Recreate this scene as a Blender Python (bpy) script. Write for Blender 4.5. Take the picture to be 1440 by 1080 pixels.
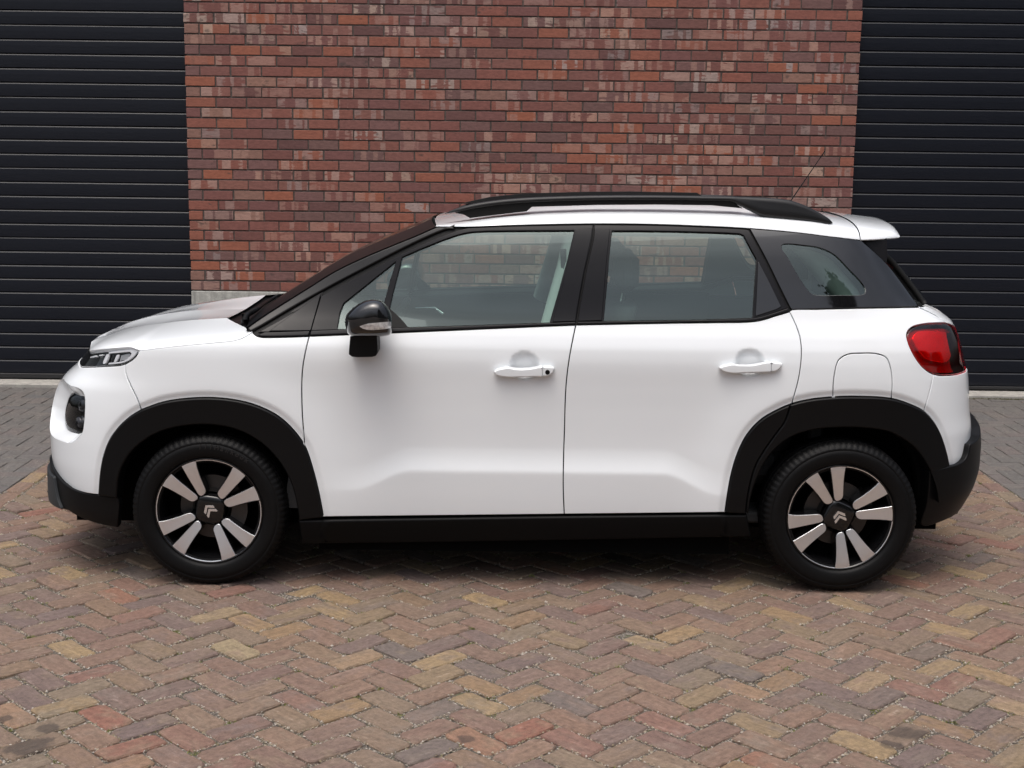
import bpy, math, random
import numpy as np
from mathutils import Vector, Matrix
from mathutils.geometry import delaunay_2d_cdt
for _o in list(bpy.data.objects): bpy.data.objects.remove(_o)
scene = bpy.context.scene
COL = scene.collection
import numpy as np
# ------------------------------------------------------------------ camera model
CAM = np.array([0.0, -6.3116, 1.8036]); F_PX = 1926.0
_p, _w, _r = .1698, .0012, .0123
_R0 = np.array([np.cos(_w), -np.sin(_w), 0.0]); _H = np.array([np.sin(_w), np.cos(_w), 0.0]); _Z = np.array([0, 0, 1.0])
C_FWD = _H * np.cos(_p) - _Z * np.sin(_p); _U0 = _H * np.sin(_p) + _Z * np.cos(_p)
C_RT = _R0 * np.cos(_r) + _U0 * np.sin(_r); C_UP = _U0 * np.cos(_r) - _R0 * np.sin(_r)
def rays(uv):
    uv = np.asarray(uv, float)
    return C_FWD + C_RT * ((uv[..., 0:1] - 720) / F_PX) - C_UP * ((uv[..., 1:2] - 540) / F_PX)
def at_y(uv, y):
    d = rays(uv); return CAM + d * ((y - CAM[1]) / d[..., 1:2])
def at_z(uv, z):
    d = rays(uv); return CAM + d * ((z - CAM[2]) / d[..., 2:3])
def project(p):
    d = np.asarray(p, float) - CAM; D = d @ C_FWD
    return np.stack([720 + F_PX * (d @ C_RT) / D, 540 - F_PX * (d @ C_UP) / D], -1)
cam_data = bpy.data.cameras.new('camera'); cam_data.sensor_fit = 'HORIZONTAL'; cam_data.sensor_width = 36.0
cam_data.lens = F_PX / 1440 * 36.0; cam_data.clip_start = .05; cam_data.clip_end = 600
cam = bpy.data.objects.new('camera', cam_data); COL.objects.link(cam)
_M = Matrix.Identity(4)
for i in range(3):
    _M[i][0] = C_RT[i]; _M[i][1] = C_UP[i]; _M[i][2] = -C_FWD[i]; _M[i][3] = CAM[i]
cam.matrix_world = _M
scene.camera = cam
# overcast daylight: a desaturated physical sky and one wide, weak sun
SUN_EL, SUN_AZ = math.radians(72), math.radians(200)      # azimuth measured from +Y, clockwise
world = bpy.data.worlds.new('World'); scene.world = world; world.use_nodes = True
wn = world.node_tree.nodes; wl = world.node_tree.links; wn.clear()
sky = wn.new('ShaderNodeTexSky'); sky.sky_type = 'NISHITA'; sky.sun_disc = False
sky.sun_elevation = SUN_EL; sky.sun_rotation = SUN_AZ; sky.dust_density = 6.0; sky.air_density = 1.0
hs = wn.new('ShaderNodeHueSaturation'); hs.inputs['Saturation'].default_value = .58
tc = wn.new('ShaderNodeTexCoord'); mp = wn.new('ShaderNodeMapping'); mp.inputs['Scale'].default_value = (1, 1, 2.6)
cn = wn.new('ShaderNodeTexNoise'); cn.inputs['Scale'].default_value = 1.6; cn.inputs['Detail'].default_value = 6; cn.inputs['Roughness'].default_value = .55
cr = wn.new('ShaderNodeMapRange'); cr.inputs['From Min'].default_value = .3; cr.inputs['From Max'].default_value = .7
cr.inputs['To Min'].default_value = .72; cr.inputs['To Max'].default_value = 1.28
mul = wn.new('ShaderNodeMix'); mul.data_type = 'RGBA'; mul.blend_type = 'MULTIPLY'; mul.inputs['Factor'].default_value = 1
bg = wn.new('ShaderNodeBackground'); bg.inputs['Strength'].default_value = .11
wo = wn.new('ShaderNodeOutputWorld')
wl.new(tc.outputs['Generated'], mp.inputs['Vector']); wl.new(mp.outputs['Vector'], cn.inputs['Vector'])
wl.new(cn.outputs['Fac'], cr.inputs['Value'])
wl.new(sky.outputs['Color'], hs.inputs['Color']); wl.new(hs.outputs['Color'], mul.inputs[6]); wl.new(cr.outputs['Result'], mul.inputs[7])
sx = wn.new('ShaderNodeSeparateXYZ'); wl.new(tc.outputs['Generated'], sx.inputs['Vector'])
gr = wn.new('ShaderNodeMapRange'); gr.inputs['From Min'].default_value = 0; gr.inputs['From Max'].default_value = 1       # overcast sky: brighter overhead than at the horizon
gr.inputs['To Min'].default_value = .46; gr.inputs['To Max'].default_value = 2.0; wl.new(sx.outputs['Z'], gr.inputs['Value'])
mg = wn.new('ShaderNodeMix'); mg.data_type = 'RGBA'; mg.blend_type = 'MULTIPLY'; mg.inputs['Factor'].default_value = 1
wl.new(mul.outputs[2], mg.inputs[6]); wl.new(gr.outputs['Result'], mg.inputs[7]); wl.new(mg.outputs[2], bg.inputs['Color']); wl.new(bg.outputs['Background'], wo.inputs['Surface'])
sun_d = bpy.data.lights.new('sun', 'SUN'); sun_d.energy = .5; sun_d.angle = math.radians(60); sun_d.color = (1, .99, .975)
sun = bpy.data.objects.new('sun', sun_d); COL.objects.link(sun)
_sd = Vector((math.sin(SUN_AZ) * math.cos(SUN_EL), math.cos(SUN_AZ) * math.cos(SUN_EL), math.sin(SUN_EL)))
sun.rotation_euler = (-_sd).to_track_quat('-Z', 'Y').to_euler(); sun.location = (0, -20, 30)
scene.view_settings.view_transform = 'Standard'; scene.view_settings.look = 'None'
scene.view_settings.exposure = .25; scene.view_settings.gamma = 1.0; scene.view_settings.use_curve_mapping = False
scene.render.engine = 'CYCLES'
scene.cycles.max_bounces = 10; scene.cycles.transparent_max_bounces = 16; scene.cycles.glossy_bounces = 6
# ------------------------------------------------------------------ object and mesh helpers
def tag(o, label=None, cat=None, group=None, kind=None):
    if label: o['label'] = label
    if cat: o['category'] = cat
    if group: o['group'] = group
    if kind: o['kind'] = kind
    return o
def mesh(name, verts, faces, mat=None, normals=None, smooth=False, uv=None, tint=None):
    me = bpy.data.meshes.new(name)
    me.from_pydata([tuple(map(float, v)) for v in verts], [], [tuple(map(int, f)) for f in faces])
    me.validate(verbose=False)
    if mat: me.materials.append(mat)
    if smooth or normals is not None:
        me.polygons.foreach_set('use_smooth', np.ones(len(me.polygons), bool))
    if normals is not None:
        me.normals_split_custom_set_from_vertices([tuple(map(float, n)) for n in normals])
    if uv is not None:
        L = me.uv_layers.new(name='UVMap'); vi = np.zeros(len(me.loops), np.int32); me.loops.foreach_get('vertex_index', vi)
        L.data.foreach_set('uv', np.asarray(uv, np.float32)[vi].ravel())
    if tint is not None:
        A = me.color_attributes.new('tint', 'FLOAT_COLOR', 'POINT'); A.data.foreach_set('color', np.asarray(tint, np.float32).ravel())
    me.update()
    return me
def obj(name, me, parent=None, loc=None, rot=None, kind=None):
    o = bpy.data.objects.new(name, me); COL.objects.link(o)
    if parent: o.parent = parent
    if loc is not None: o.location = loc
    if rot is not None: o.rotation_euler = rot
    if kind: o['kind'] = kind
    return o
def empty(name, loc=(0, 0, 0), rot=(0, 0, 0), parent=None):
    o = bpy.data.objects.new(name, None); COL.objects.link(o); o.location = loc; o.rotation_euler = rot
    o.empty_display_size = .2
    if parent: o.parent = parent
    return o
class MB:
    """collects plain shapes and builds them as one mesh"""
    def __init__(s): s.v = []; s.f = []; s.n = 0
    def add(s, v, f):
        s.v += [tuple(p) for p in v]; s.f += [tuple(i + s.n for i in q) for q in f]; s.n = len(s.v); return s
    def box(s, a, b, ch=0.0):
        x0, y0, z0 = a; x1, y1, z1 = b
        if ch <= 0:
            v = [(x0, y0, z0), (x1, y0, z0), (x1, y1, z0), (x0, y1, z0), (x0, y0, z1), (x1, y0, z1), (x1, y1, z1), (x0, y1, z1)]
            return s.add(v, [(0, 3, 2, 1), (4, 5, 6, 7), (0, 1, 5, 4), (1, 2, 6, 5), (2, 3, 7, 6), (3, 0, 4, 7)])
        v = []; c = ch
        def ring(z, d): return [(x0 + d, y0, z), (x1 - d, y0, z), (x1, y0 + d, z), (x1, y1 - d, z), (x1 - d, y1, z), (x0 + d, y1, z), (x0, y1 - d, z), (x0, y0 + d, z)]
        def ringi(z): return [(x0 + 2 * c, y0 + c, z), (x1 - 2 * c, y0 + c, z), (x1 - c, y0 + 2 * c, z), (x1 - c, y1 - 2 * c, z), (x1 - 2 * c, y1 - c, z), (x0 + 2 * c, y1 - c, z), (x0 + c, y1 - 2 * c, z), (x0 + c, y0 + 2 * c, z)]
        R = [ringi(z0), ring(z0 + c, c), ring(z1 - c, c), ringi(z1)]
        for r in R: v += r
        f = [tuple(range(7, -1, -1)), tuple(range(24, 32))]
        for k in range(3):
            for i in range(8):
                j = (i + 1) % 8; f.append((k * 8 + i, k * 8 + j, k * 8 + 8 + j, k * 8 + 8 + i))
        return s.add(v, f)
    def tube(s, pts, r, n=8, cap=True):
        pts = [np.array(p, float) for p in pts]; rs = r if hasattr(r, '__len__') else [r] * len(pts)
        v = []; f = []
        up = np.array([0, 0, 1.0])
        for i, p in enumerate(pts):
            t = pts[min(i + 1, len(pts) - 1)] - pts[max(i - 1, 0)]; t /= np.linalg.norm(t) + 1e-12
            a = np.cross(t, up)
            if np.linalg.norm(a) < 1e-3: a = np.cross(t, [1, 0, 0])
            a /= np.linalg.norm(a); b = np.cross(t, a)
            for k in range(n):
                th = 2 * math.pi * k / n; v.append(p + rs[i] * (a * math.cos(th) + b * math.sin(th)))
        for i in range(len(pts) - 1):
            for k in range(n):
                j = (k + 1) % n; f.append((i * n + k, i * n + j, i * n + n + j, i * n + n + k))
        if cap:
            f.append(tuple(range(n))); f.append(tuple(range(len(pts) * n - 1, len(pts) * n - n - 1, -1)))
        return s.add(v, f)
    def prism(s, poly, y0, y1):
        """poly: (x, z) outline, extruded from y0 (near) to y1 (far)"""
        n = len(poly); v = [(p[0], y0, p[1]) for p in poly] + [(p[0], y1, p[1]) for p in poly]
        f = [tuple(range(n)), tuple(range(2 * n - 1, n - 1, -1))] + [(i, i + n, (i + 1) % n + n, (i + 1) % n) for i in range(n)]
        return s.add(v, f)
    def build(s, name, mat=None, parent=None, smooth=False, **k):
        return obj(name, mesh(name, s.v, s.f, mat, smooth=smooth), parent, **k)
def lathe(prof, n=48, axis='y', y_flip=False):
    """profile of (r, y) pairs turned about the y axis -> verts, faces"""
    v = []; f = []; m = len(prof)
    for k in range(n):
        th = 2 * math.pi * k / n
        for r, y in prof: v.append((r * math.cos(th), y, r * math.sin(th)))
    for k in range(n):
        k2 = (k + 1) % n
        for i in range(m - 1): f.append((k * m + i, k * m + i + 1, k2 * m + i + 1, k2 * m + i))
    return v, f
def in_poly(P, poly):
    P = np.asarray(P, float); poly = np.asarray(poly, float)
    x, y = P[:, 0], P[:, 1]; c = np.zeros(len(P), bool); n = len(poly)
    for i in range(n):
        x0, y0 = poly[i]; x1, y1 = poly[(i + 1) % n]
        if y0 == y1: continue
        k = ((y0 > y) != (y1 > y)) & (x < (x1 - x0) * (y - y0) / (y1 - y0) + x0); c ^= k
    return c
def poly_dist(P, poly):
    P = np.asarray(P, float); a = np.asarray(poly, float); b = np.roll(a, -1, 0); D = np.full(len(P), 9e9)
    for i in range(len(a)):
        ab = b[i] - a[i]; L = ab @ ab + 1e-15
        t = np.clip(((P - a[i]) @ ab) / L, 0, 1); D = np.minimum(D, np.linalg.norm(P - a[i] - t[:, None] * ab, axis=1))
    return D
def area2(p):
    p = np.asarray(p); q = np.roll(p, -1, 0); return .5 * np.sum(p[:, 0] * q[:, 1] - q[:, 0] * p[:, 1])
def resample(poly, step, closed=True):
    p = np.asarray(poly, float)
    if closed: p = np.vstack([p, p[:1]])
    out = []
    for i in range(len(p) - 1):
        L = np.linalg.norm(p[i + 1] - p[i])
        if L < 1e-7: continue
        n = max(1, int(math.ceil(L / step)))
        for k in range(n): out.append(p[i] + (p[i + 1] - p[i]) * k / n)
    if not closed: out.append(p[-1])
    return np.array(out)
def dedupe(poly, eps=6e-4):
    out = [np.asarray(poly[0], float)]
    for p in poly[1:]:
        if np.linalg.norm(np.asarray(p) - out[-1]) > eps: out.append(np.asarray(p, float))
    if np.linalg.norm(out[0] - out[-1]) < eps: out.pop()
    return np.array(out)
def inset(poly, d):
    """move a counter-clockwise outline inwards by d"""
    p = np.asarray(poly, float); a = np.roll(p, 1, 0); b = np.roll(p, -1, 0)
    e1 = p - a; e2 = b - p
    e1 /= np.linalg.norm(e1, axis=1, keepdims=True) + 1e-12; e2 /= np.linalg.norm(e2, axis=1, keepdims=True) + 1e-12
    n1 = np.stack([-e1[:, 1], e1[:, 0]], 1); n2 = np.stack([-e2[:, 1], e2[:, 0]], 1)
    m = n1 + n2; L = np.linalg.norm(m, axis=1, keepdims=True); m = m / (L + 1e-9)
    k = 1 / np.clip((m * n1).sum(1, keepdims=True), .45, 1)
    return p + m * d * k
def spline(pts, step=3.0):
    """Catmull-Rom through the points (open), resampled"""
    p = np.asarray(pts, float)
    if len(p) < 3: return resample(p, step, False)
    q = np.vstack([2 * p[0] - p[1], p, 2 * p[-1] - p[-2]]); out = []
    for i in range(1, len(q) - 2):
        p0, p1, p2, p3 = q[i - 1:i + 3]
        t0 = 0; t1 = t0 + max(np.linalg.norm(p1 - p0), 1e-6) ** .5; t2 = t1 + max(np.linalg.norm(p2 - p1), 1e-6) ** .5; t3 = t2 + max(np.linalg.norm(p3 - p2), 1e-6) ** .5
        n = max(1, int(math.ceil(np.linalg.norm(p2 - p1) / step)))
        for k in range(n):
            t = t1 + (t2 - t1) * k / n
            A1 = (t1 - t) / (t1 - t0) * p0 + (t - t0) / (t1 - t0) * p1; A2 = (t2 - t) / (t2 - t1) * p1 + (t - t1) / (t2 - t1) * p2; A3 = (t3 - t) / (t3 - t2) * p2 + (t - t2) / (t3 - t2) * p3
            B1 = (t2 - t) / (t2 - t0) * A1 + (t - t0) / (t2 - t0) * A2; B2 = (t3 - t) / (t3 - t1) * A2 + (t - t1) / (t3 - t1) * A3
            out.append((t2 - t) / (t2 - t1) * B1 + (t - t1) / (t2 - t1) * B2)
    out.append(p[-1])
    return np.array(out)
# ------------------------------------------------------------------ materials
def newmat(name):
    m = bpy.data.materials.new(name); m.use_nodes = True; nt = m.node_tree
    return m, nt.nodes, nt.links, nt.nodes['Principled BSDF']
def pmat(name, col, rough=.5, metal=0.0, coat=0.0, coat_rough=.03, spec=.5, noise=0.0, nscale=40, bump=0.0, bscale=200, rvar=0.0, stretch=None, bdist=.002):
    m, N, L, b = newmat(name)
    b.inputs['Base Color'].default_value = (*col, 1); b.inputs['Roughness'].default_value = rough; b.inputs['Metallic'].default_value = metal
    b.inputs['Coat Weight'].default_value = coat; b.inputs['Coat IOR'].default_value = 1.46; b.inputs['Coat Roughness'].default_value = coat_rough; b.inputs['Specular IOR Level'].default_value = spec
    if noise or bump or rvar:
        tc = N.new('ShaderNodeTexCoord'); src = tc.outputs['Object']
        if stretch:
            mp = N.new('ShaderNodeMapping'); mp.inputs['Scale'].default_value = stretch; L.new(src, mp.inputs['Vector']); src = mp.outputs['Vector']
        nz = N.new('ShaderNodeTexNoise'); nz.inputs['Scale'].default_value = nscale; nz.inputs['Detail'].default_value = 5; L.new(src, nz.inputs['Vector'])
        if noise:
            mr = N.new('ShaderNodeMapRange'); mr.inputs['From Min'].default_value = .3; mr.inputs['From Max'].default_value = .7
            mr.inputs['To Min'].default_value = 1 - noise; mr.inputs['To Max'].default_value = 1 + noise; L.new(nz.outputs['Fac'], mr.inputs['Value'])
            mx = N.new('ShaderNodeMix'); mx.data_type = 'RGBA'; mx.blend_type = 'MULTIPLY'; mx.inputs[0].default_value = 1; mx.inputs[6].default_value = (*col, 1)
            L.new(mr.outputs['Result'], mx.inputs[7]); L.new(mx.outputs[2], b.inputs['Base Color'])
        if rvar:
            mr2 = N.new('ShaderNodeMapRange'); mr2.inputs['From Min'].default_value = .3; mr2.inputs['From Max'].default_value = .7
            mr2.inputs['To Min'].default_value = max(0, rough - rvar); mr2.inputs['To Max'].default_value = rough + rvar
            L.new(nz.outputs['Fac'], mr2.inputs['Value']); L.new(mr2.outputs['Result'], b.inputs['Roughness'])
        if bump:
            n2 = N.new('ShaderNodeTexNoise'); n2.inputs['Scale'].default_value = bscale; n2.inputs['Detail'].default_value = 4; L.new(src, n2.inputs['Vector'])
            bp = N.new('ShaderNodeBump'); bp.inputs['Strength'].default_value = bump; bp.inputs['Distance'].default_value = bdist
            L.new(n2.outputs['Fac'], bp.inputs['Height']); L.new(bp.outputs['Normal'], b.inputs['Normal'])
    return m
def glassmat(name, tint, k=1.8, ior=1.5, rough=0.0, gcol=(1, 1, 1)):
    m, N, L, b = newmat(name); N.remove(b); out = N['Material Output']
    tr = N.new('ShaderNodeBsdfTransparent'); tr.inputs['Color'].default_value = (*tint, 1)
    gl = N.new('ShaderNodeBsdfGlossy'); gl.inputs['Roughness'].default_value = rough; gl.inputs['Color'].default_value = (*gcol, 1)
    # Schlick reflectance of a thin pane, the same from both sides; k counts its two faces
    ge = N.new('ShaderNodeNewGeometry'); dt = N.new('ShaderNodeVectorMath'); dt.operation = 'DOT_PRODUCT'
    L.new(ge.outputs['Normal'], dt.inputs[0]); L.new(ge.outputs['Incoming'], dt.inputs[1])
    c = math_(N, L, 'ABSOLUTE', dt.outputs['Value']); p5 = math_(N, L, 'POWER', math_(N, L, 'SUBTRACT', 1.0, c, True), 5.0)
    f0 = k * ((ior - 1) / (ior + 1)) ** 2; fac = math_(N, L, 'ADD', f0, math_(N, L, 'MULTIPLY', p5, 1 - f0), True)
    mx = N.new('ShaderNodeMixShader'); L.new(fac, mx.inputs['Fac'])
    L.new(tr.outputs[0], mx.inputs[1]); L.new(gl.outputs[0], mx.inputs[2]); L.new(mx.outputs[0], out.inputs['Surface'])
    return m
def ramp(N, stops, interp='LINEAR'):
    r = N.new('ShaderNodeValToRGB'); r.color_ramp.interpolation = interp; e = r.color_ramp.elements
    while len(e) < len(stops): e.new(.5)
    for i, (p, c) in enumerate(stops): e[i].position = p; e[i].color = (*c, 1)
    return r
def mixrgb(N, L, fac, a, b, mode='MIX'):
    mx = N.new('ShaderNodeMix'); mx.data_type = 'RGBA'; mx.blend_type = mode
    for sock, val in ((mx.inputs[0], fac), (mx.inputs[6], a), (mx.inputs[7], b)):
        if hasattr(val, 'is_linked'): L.new(val, sock)
        elif isinstance(val, tuple): sock.default_value = (*val, 1)
        else: sock.default_value = val
    return mx.outputs[2]
def math_(N, L, op, a, b=None, clamp=False):
    n = N.new('ShaderNodeMath'); n.operation = op; n.use_clamp = clamp
    for i, v in enumerate((a, b)):
        if v is None: continue
        if hasattr(v, 'is_linked'): L.new(v, n.inputs[i])
        else: n.inputs[i].default_value = v
    return n.outputs[0]
def rng01(N, L, v, a, b, lo=0.0, hi=1.0):
    n = N.new('ShaderNodeMapRange'); n.interpolation_type = 'SMOOTHSTEP'; L.new(v, n.inputs['Value'])
    for k, x in (('From Min', a), ('From Max', b), ('To Min', lo), ('To Max', hi)): n.inputs[k].default_value = x
    return n.outputs['Result']
def noise(N, L, vec, scale, detail=4, rough=.55):
    n = N.new('ShaderNodeTexNoise'); n.inputs['Scale'].default_value = scale; n.inputs['Detail'].default_value = detail; n.inputs['Roughness'].default_value = rough
    L.new(vec, n.inputs['Vector']); return n.outputs['Fac']
def piece_vec(N, L, scale=(1, 1, 1)):
    """UV in metres, pushed by the piece's own seed, so that no two pieces share a pattern"""
    uv = N.new('ShaderNodeUVMap'); uv.uv_map = 'UVMap'; at = N.new('ShaderNodeAttribute'); at.attribute_name = 'tint'
    sp = N.new('ShaderNodeSeparateColor'); L.new(at.outputs['Color'], sp.inputs['Color'])
    mp = N.new('ShaderNodeVectorMath'); mp.operation = 'MULTIPLY'; mp.inputs[1].default_value = scale; L.new(uv.outputs['UV'], mp.inputs[0])
    cb = N.new('ShaderNodeCombineXYZ'); sd = math_(N, L, 'MULTIPLY', sp.outputs['Blue'], 97.0); L.new(sd, cb.inputs['Z'])
    sd2 = math_(N, L, 'MULTIPLY', sp.outputs['Red'], 31.0); L.new(sd2, cb.inputs['X'])
    ad = N.new('ShaderNodeVectorMath'); ad.operation = 'ADD'; L.new(mp.outputs[0], ad.inputs[0]); L.new(cb.outputs[0], ad.inputs[1])
    return ad.outputs[0], sp, at
def bumpnode(N, L, h, strength, dist, b):
    bp = N.new('ShaderNodeBump'); bp.inputs['Strength'].default_value = strength; bp.inputs['Distance'].default_value = dist
    L.new(h, bp.inputs['Height']); L.new(bp.outputs['Normal'], b.inputs['Normal'])
# ------------------------------------------------------------------ setting: materials
def brick_material():
    m, N, L, b = newmat('clay_brick')
    vec, sp, at = piece_vec(N, L)
    base = ramp(N, [(0, (.165, .072, .062)), (.12, (.205, .086, .072)), (.24, (.250, .095, .070)), (.36, (.175, .080, .074)), (.46, (.235, .105, .082)), (.56, (.130, .066, .062)), (.64, (.225, .092, .072)), (.76, (.300, .108, .066)), (.86, (.195, .100, .092)), (.94, (.150, .085, .078)), (1, (.280, .155, .118))])
    L.new(sp.outputs['Red'], base.inputs['Fac'])
    # pale kiss marks left by stacking in the kiln: broad bands with soft, ragged ends
    v1, _, _ = piece_vec(N, L, (16, .4, 1)); n1 = noise(N, L, v1, 1.0, .8, .4)
    v1b, _, _ = piece_vec(N, L, (9, 34, 5)); n1b = noise(N, L, v1b, 1.0, 2, .5)
    v2, _, _ = piece_vec(N, L, (95, 110, 1)); n2 = noise(N, L, v2, 1.0, 5, .65)
    s1 = math_(N, L, 'ADD', n1, math_(N, L, 'MULTIPLY', math_(N, L, 'SUBTRACT', n2, .5), .16))
    band = math_(N, L, 'MULTIPLY', rng01(N, L, s1, .49, .515), rng01(N, L, n1b, .36, .46))
    gm = rng01(N, L, sp.outputs['Green'], .42, .50); gm2 = rng01(N, L, sp.outputs['Green'], .80, .9)
    patch = math_(N, L, 'MULTIPLY', band, gm)
    pale = ramp(N, [(0, (.40, .235, .18)), (.35, (.36, .225, .185)), (.6, (.42, .29, .245)), (.8, (.33, .285, .275)), (1, (.45, .31, .23))]); L.new(sp.outputs['Blue'], pale.inputs['Fac'])
    col = mixrgb(N, L, math_(N, L, 'MULTIPLY', patch, math_(N, L, 'ADD', .42, math_(N, L, 'MULTIPLY', gm2, .38))), base.outputs['Color'], pale.outputs['Color'])
    # scorched and sooty patches on some
    v3, _, _ = piece_vec(N, L, (15, 24, 7)); n3 = noise(N, L, v3, 1.0, 3, .6)
    dk = math_(N, L, 'MULTIPLY', rng01(N, L, n3, .58, .72), rng01(N, L, sp.outputs['Blue'], .62, .80))
    col = mixrgb(N, L, math_(N, L, 'MULTIPLY', dk, .7), col, (.070, .052, .047))
    v4, _, _ = piece_vec(N, L, (420, 420, 3)); n4 = noise(N, L, v4, 1.0, 4, .7)
    v5, _, _ = piece_vec(N, L, (30, 70, 3)); n5 = noise(N, L, v5, 1.0, 4, .6)
    k = math_(N, L, 'ADD', rng01(N, L, n4, .25, .75, .82, 1.18), rng01(N, L, n5, .3, .7, -.13, .13))
    col = mixrgb(N, L, 1.0, col, k, 'MULTIPLY')
    L.new(col, b.inputs['Base Color']); b.inputs['Roughness'].default_value = .82; b.inputs['Specular IOR Level'].default_value = .3
    h = math_(N, L, 'ADD', math_(N, L, 'MULTIPLY', n4, .5), n5)
    bumpnode(N, L, h, .45, .003, b)
    return m
def paver_material(name, stops, lines=.5, speck=.5):
    m, N, L, b = newmat(name)
    vec, sp, at = piece_vec(N, L)
    base = ramp(N, stops); L.new(sp.outputs['Red'], base.inputs['Fac'])
    alt = ramp(N, [(0, (0.173, 0.126, 0.103)), (.3, (0.215, 0.161, 0.108)), (.55, (0.147, 0.118, 0.111)), (.8, (0.198, 0.131, 0.103)), (1, (0.163, 0.144, 0.116))]); L.new(sp.outputs['Blue'], alt.inputs['Fac'])
    v1, _, _ = piece_vec(N, L, (9, 14, 1)); n1 = noise(N, L, v1, 1.0, 3, .6)
    col = mixrgb(N, L, math_(N, L, 'MULTIPLY', rng01(N, L, n1, .46, .66), lines), base.outputs['Color'], alt.outputs['Color'])
    # drag lines and folds along the length
    v2, _, _ = piece_vec(N, L, (12, 75, 2)); n2 = noise(N, L, v2, 1.0, 5, .65)
    v3, _, _ = piece_vec(N, L, (48, 56, 2)); n3 = noise(N, L, v3, 1.0, 6, .7)
    v4, _, _ = piece_vec(N, L, (330, 330, 2)); n4 = noise(N, L, v4, 1.0, 4, .75)
    k = math_(N, L, 'ADD', rng01(N, L, n2, .25, .75, .87, 1.13), rng01(N, L, n3, .25, .75, -.28, .28))
    k = math_(N, L, 'ADD', k, rng01(N, L, n4, .25, .75, -.24, .24))
    col = mixrgb(N, L, 1.0, col, k, 'MULTIPLY')
    # worn pale scuffs, dark pits
    sc = math_(N, L, 'MULTIPLY', rng01(N, L, n2, .60, .74), rng01(N, L, n3, .42, .62))
    col = mixrgb(N, L, math_(N, L, 'MULTIPLY', sc, .50), col, (.40, .34, .29))
    pit = rng01(N, L, n4, .69, .75)
    col = mixrgb(N, L, math_(N, L, 'MULTIPLY', pit, .55 * speck), col, (.04, .033, .03))
    # a few dried oil drips on the lane
    ge = N.new('ShaderNodeNewGeometry'); n6 = noise(N, L, ge.outputs['Position'], 13, 4, .6); st = None
    for (u, v, r) in ((65, 1024, .040), (38, 1052, .085), (1279, 1033, .075), (1252, 1048, .045), (6, 1010, .03), (655, 1040, .035)):
        p = at_z(np.array([u, v], float), 0.0); vm = N.new('ShaderNodeVectorMath'); vm.operation = 'DISTANCE'; L.new(ge.outputs['Position'], vm.inputs[0]); vm.inputs[1].default_value = tuple(map(float, p))
        d = math_(N, L, 'ADD', vm.outputs['Value'], math_(N, L, 'MULTIPLY', math_(N, L, 'SUBTRACT', n6, .5), r * 2.2)); k_ = rng01(N, L, d, r * .55, r, 1.0, 0.0)
        st = k_ if st is None else math_(N, L, 'MAXIMUM', st, k_)
    col = mixrgb(N, L, math_(N, L, 'MULTIPLY', st, .62), col, (.035, .028, .026))
    L.new(col, b.inputs['Base Color']); b.inputs['Roughness'].default_value = .72; b.inputs['Specular IOR Level'].default_value = .35
    h = math_(N, L, 'ADD', math_(N, L, 'MULTIPLY', n2, .8), math_(N, L, 'ADD', n3, math_(N, L, 'MULTIPLY', n4, .35)))
    bumpnode(N, L, h, .8, .007, b)
    return m
M_BRICK = brick_material()
M_PAVER = paver_material('clay_paver', [(0, (0.168, 0.108, 0.087)), (.14, (0.195, 0.128, 0.093)), (.28, (0.145, 0.106, 0.095)), (.40, (0.202, 0.132, 0.095)), (.52, (0.177, 0.138, 0.099)), (.62, (0.195, 0.108, 0.085)), (.72, (0.189, 0.139, 0.092)), (.79, (0.265, 0.188, 0.105)), (.84, (0.211, 0.138, 0.083)), (.90, (0.135, 0.112, 0.099)), (.96, (0.211, 0.100, 0.072)), (1, (0.250, 0.195, 0.121))])
M_GREY = paver_material('grey_paver', [(0, (0.112, 0.106, 0.100)), (.3, (0.125, 0.116, 0.108)), (.5, (0.130, 0.112, 0.105)), (.7, (0.108, 0.105, 0.102)), (.85, (0.136, 0.121, 0.110)), (1, (0.119, 0.113, 0.107))], lines=.10, speck=.3)
M_MORTAR = pmat('mortar', (.105, .088, .079), .92, noise=.30, nscale=60, bump=.7, bscale=260, spec=.2)
def sand_material():
    m, N, L, b = newmat('joint_sand')
    tc = N.new('ShaderNodeTexCoord'); v = tc.outputs['Object']
    n1 = noise(N, L, v, 5, 4); n2 = noise(N, L, v, 210, 5, .75); n3 = noise(N, L, v, 26, 4)
    vo = N.new('ShaderNodeTexVoronoi'); vo.inputs['Scale'].default_value = 190; L.new(v, vo.inputs['Vector'])
    c = ramp(N, [(0, (.035, .030, .026)), (.45, (.085, .072, .060)), (.75, (.17, .145, .12)), (1, (.42, .37, .31))]); L.new(rng01(N, L, n2, .25, .78), c.inputs['Fac'])
    sp = N.new('ShaderNodeSeparateColor'); L.new(vo.outputs['Color'], sp.inputs['Color'])
    col = mixrgb(N, L, rng01(N, L, sp.outputs['Red'], .80, .92), c.outputs['Color'], (.38, .34, .29))
    col = mixrgb(N, L, math_(N, L, 'MULTIPLY', rng01(N, L, n3, .56, .68), .65), col, (.075, .085, .030))
    L.new(col, b.inputs['Base Color']); b.inputs['Roughness'].default_value = .95
    bumpnode(N, L, n2, .8, .006, b)
    return m
M_SAND = sand_material()
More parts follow.
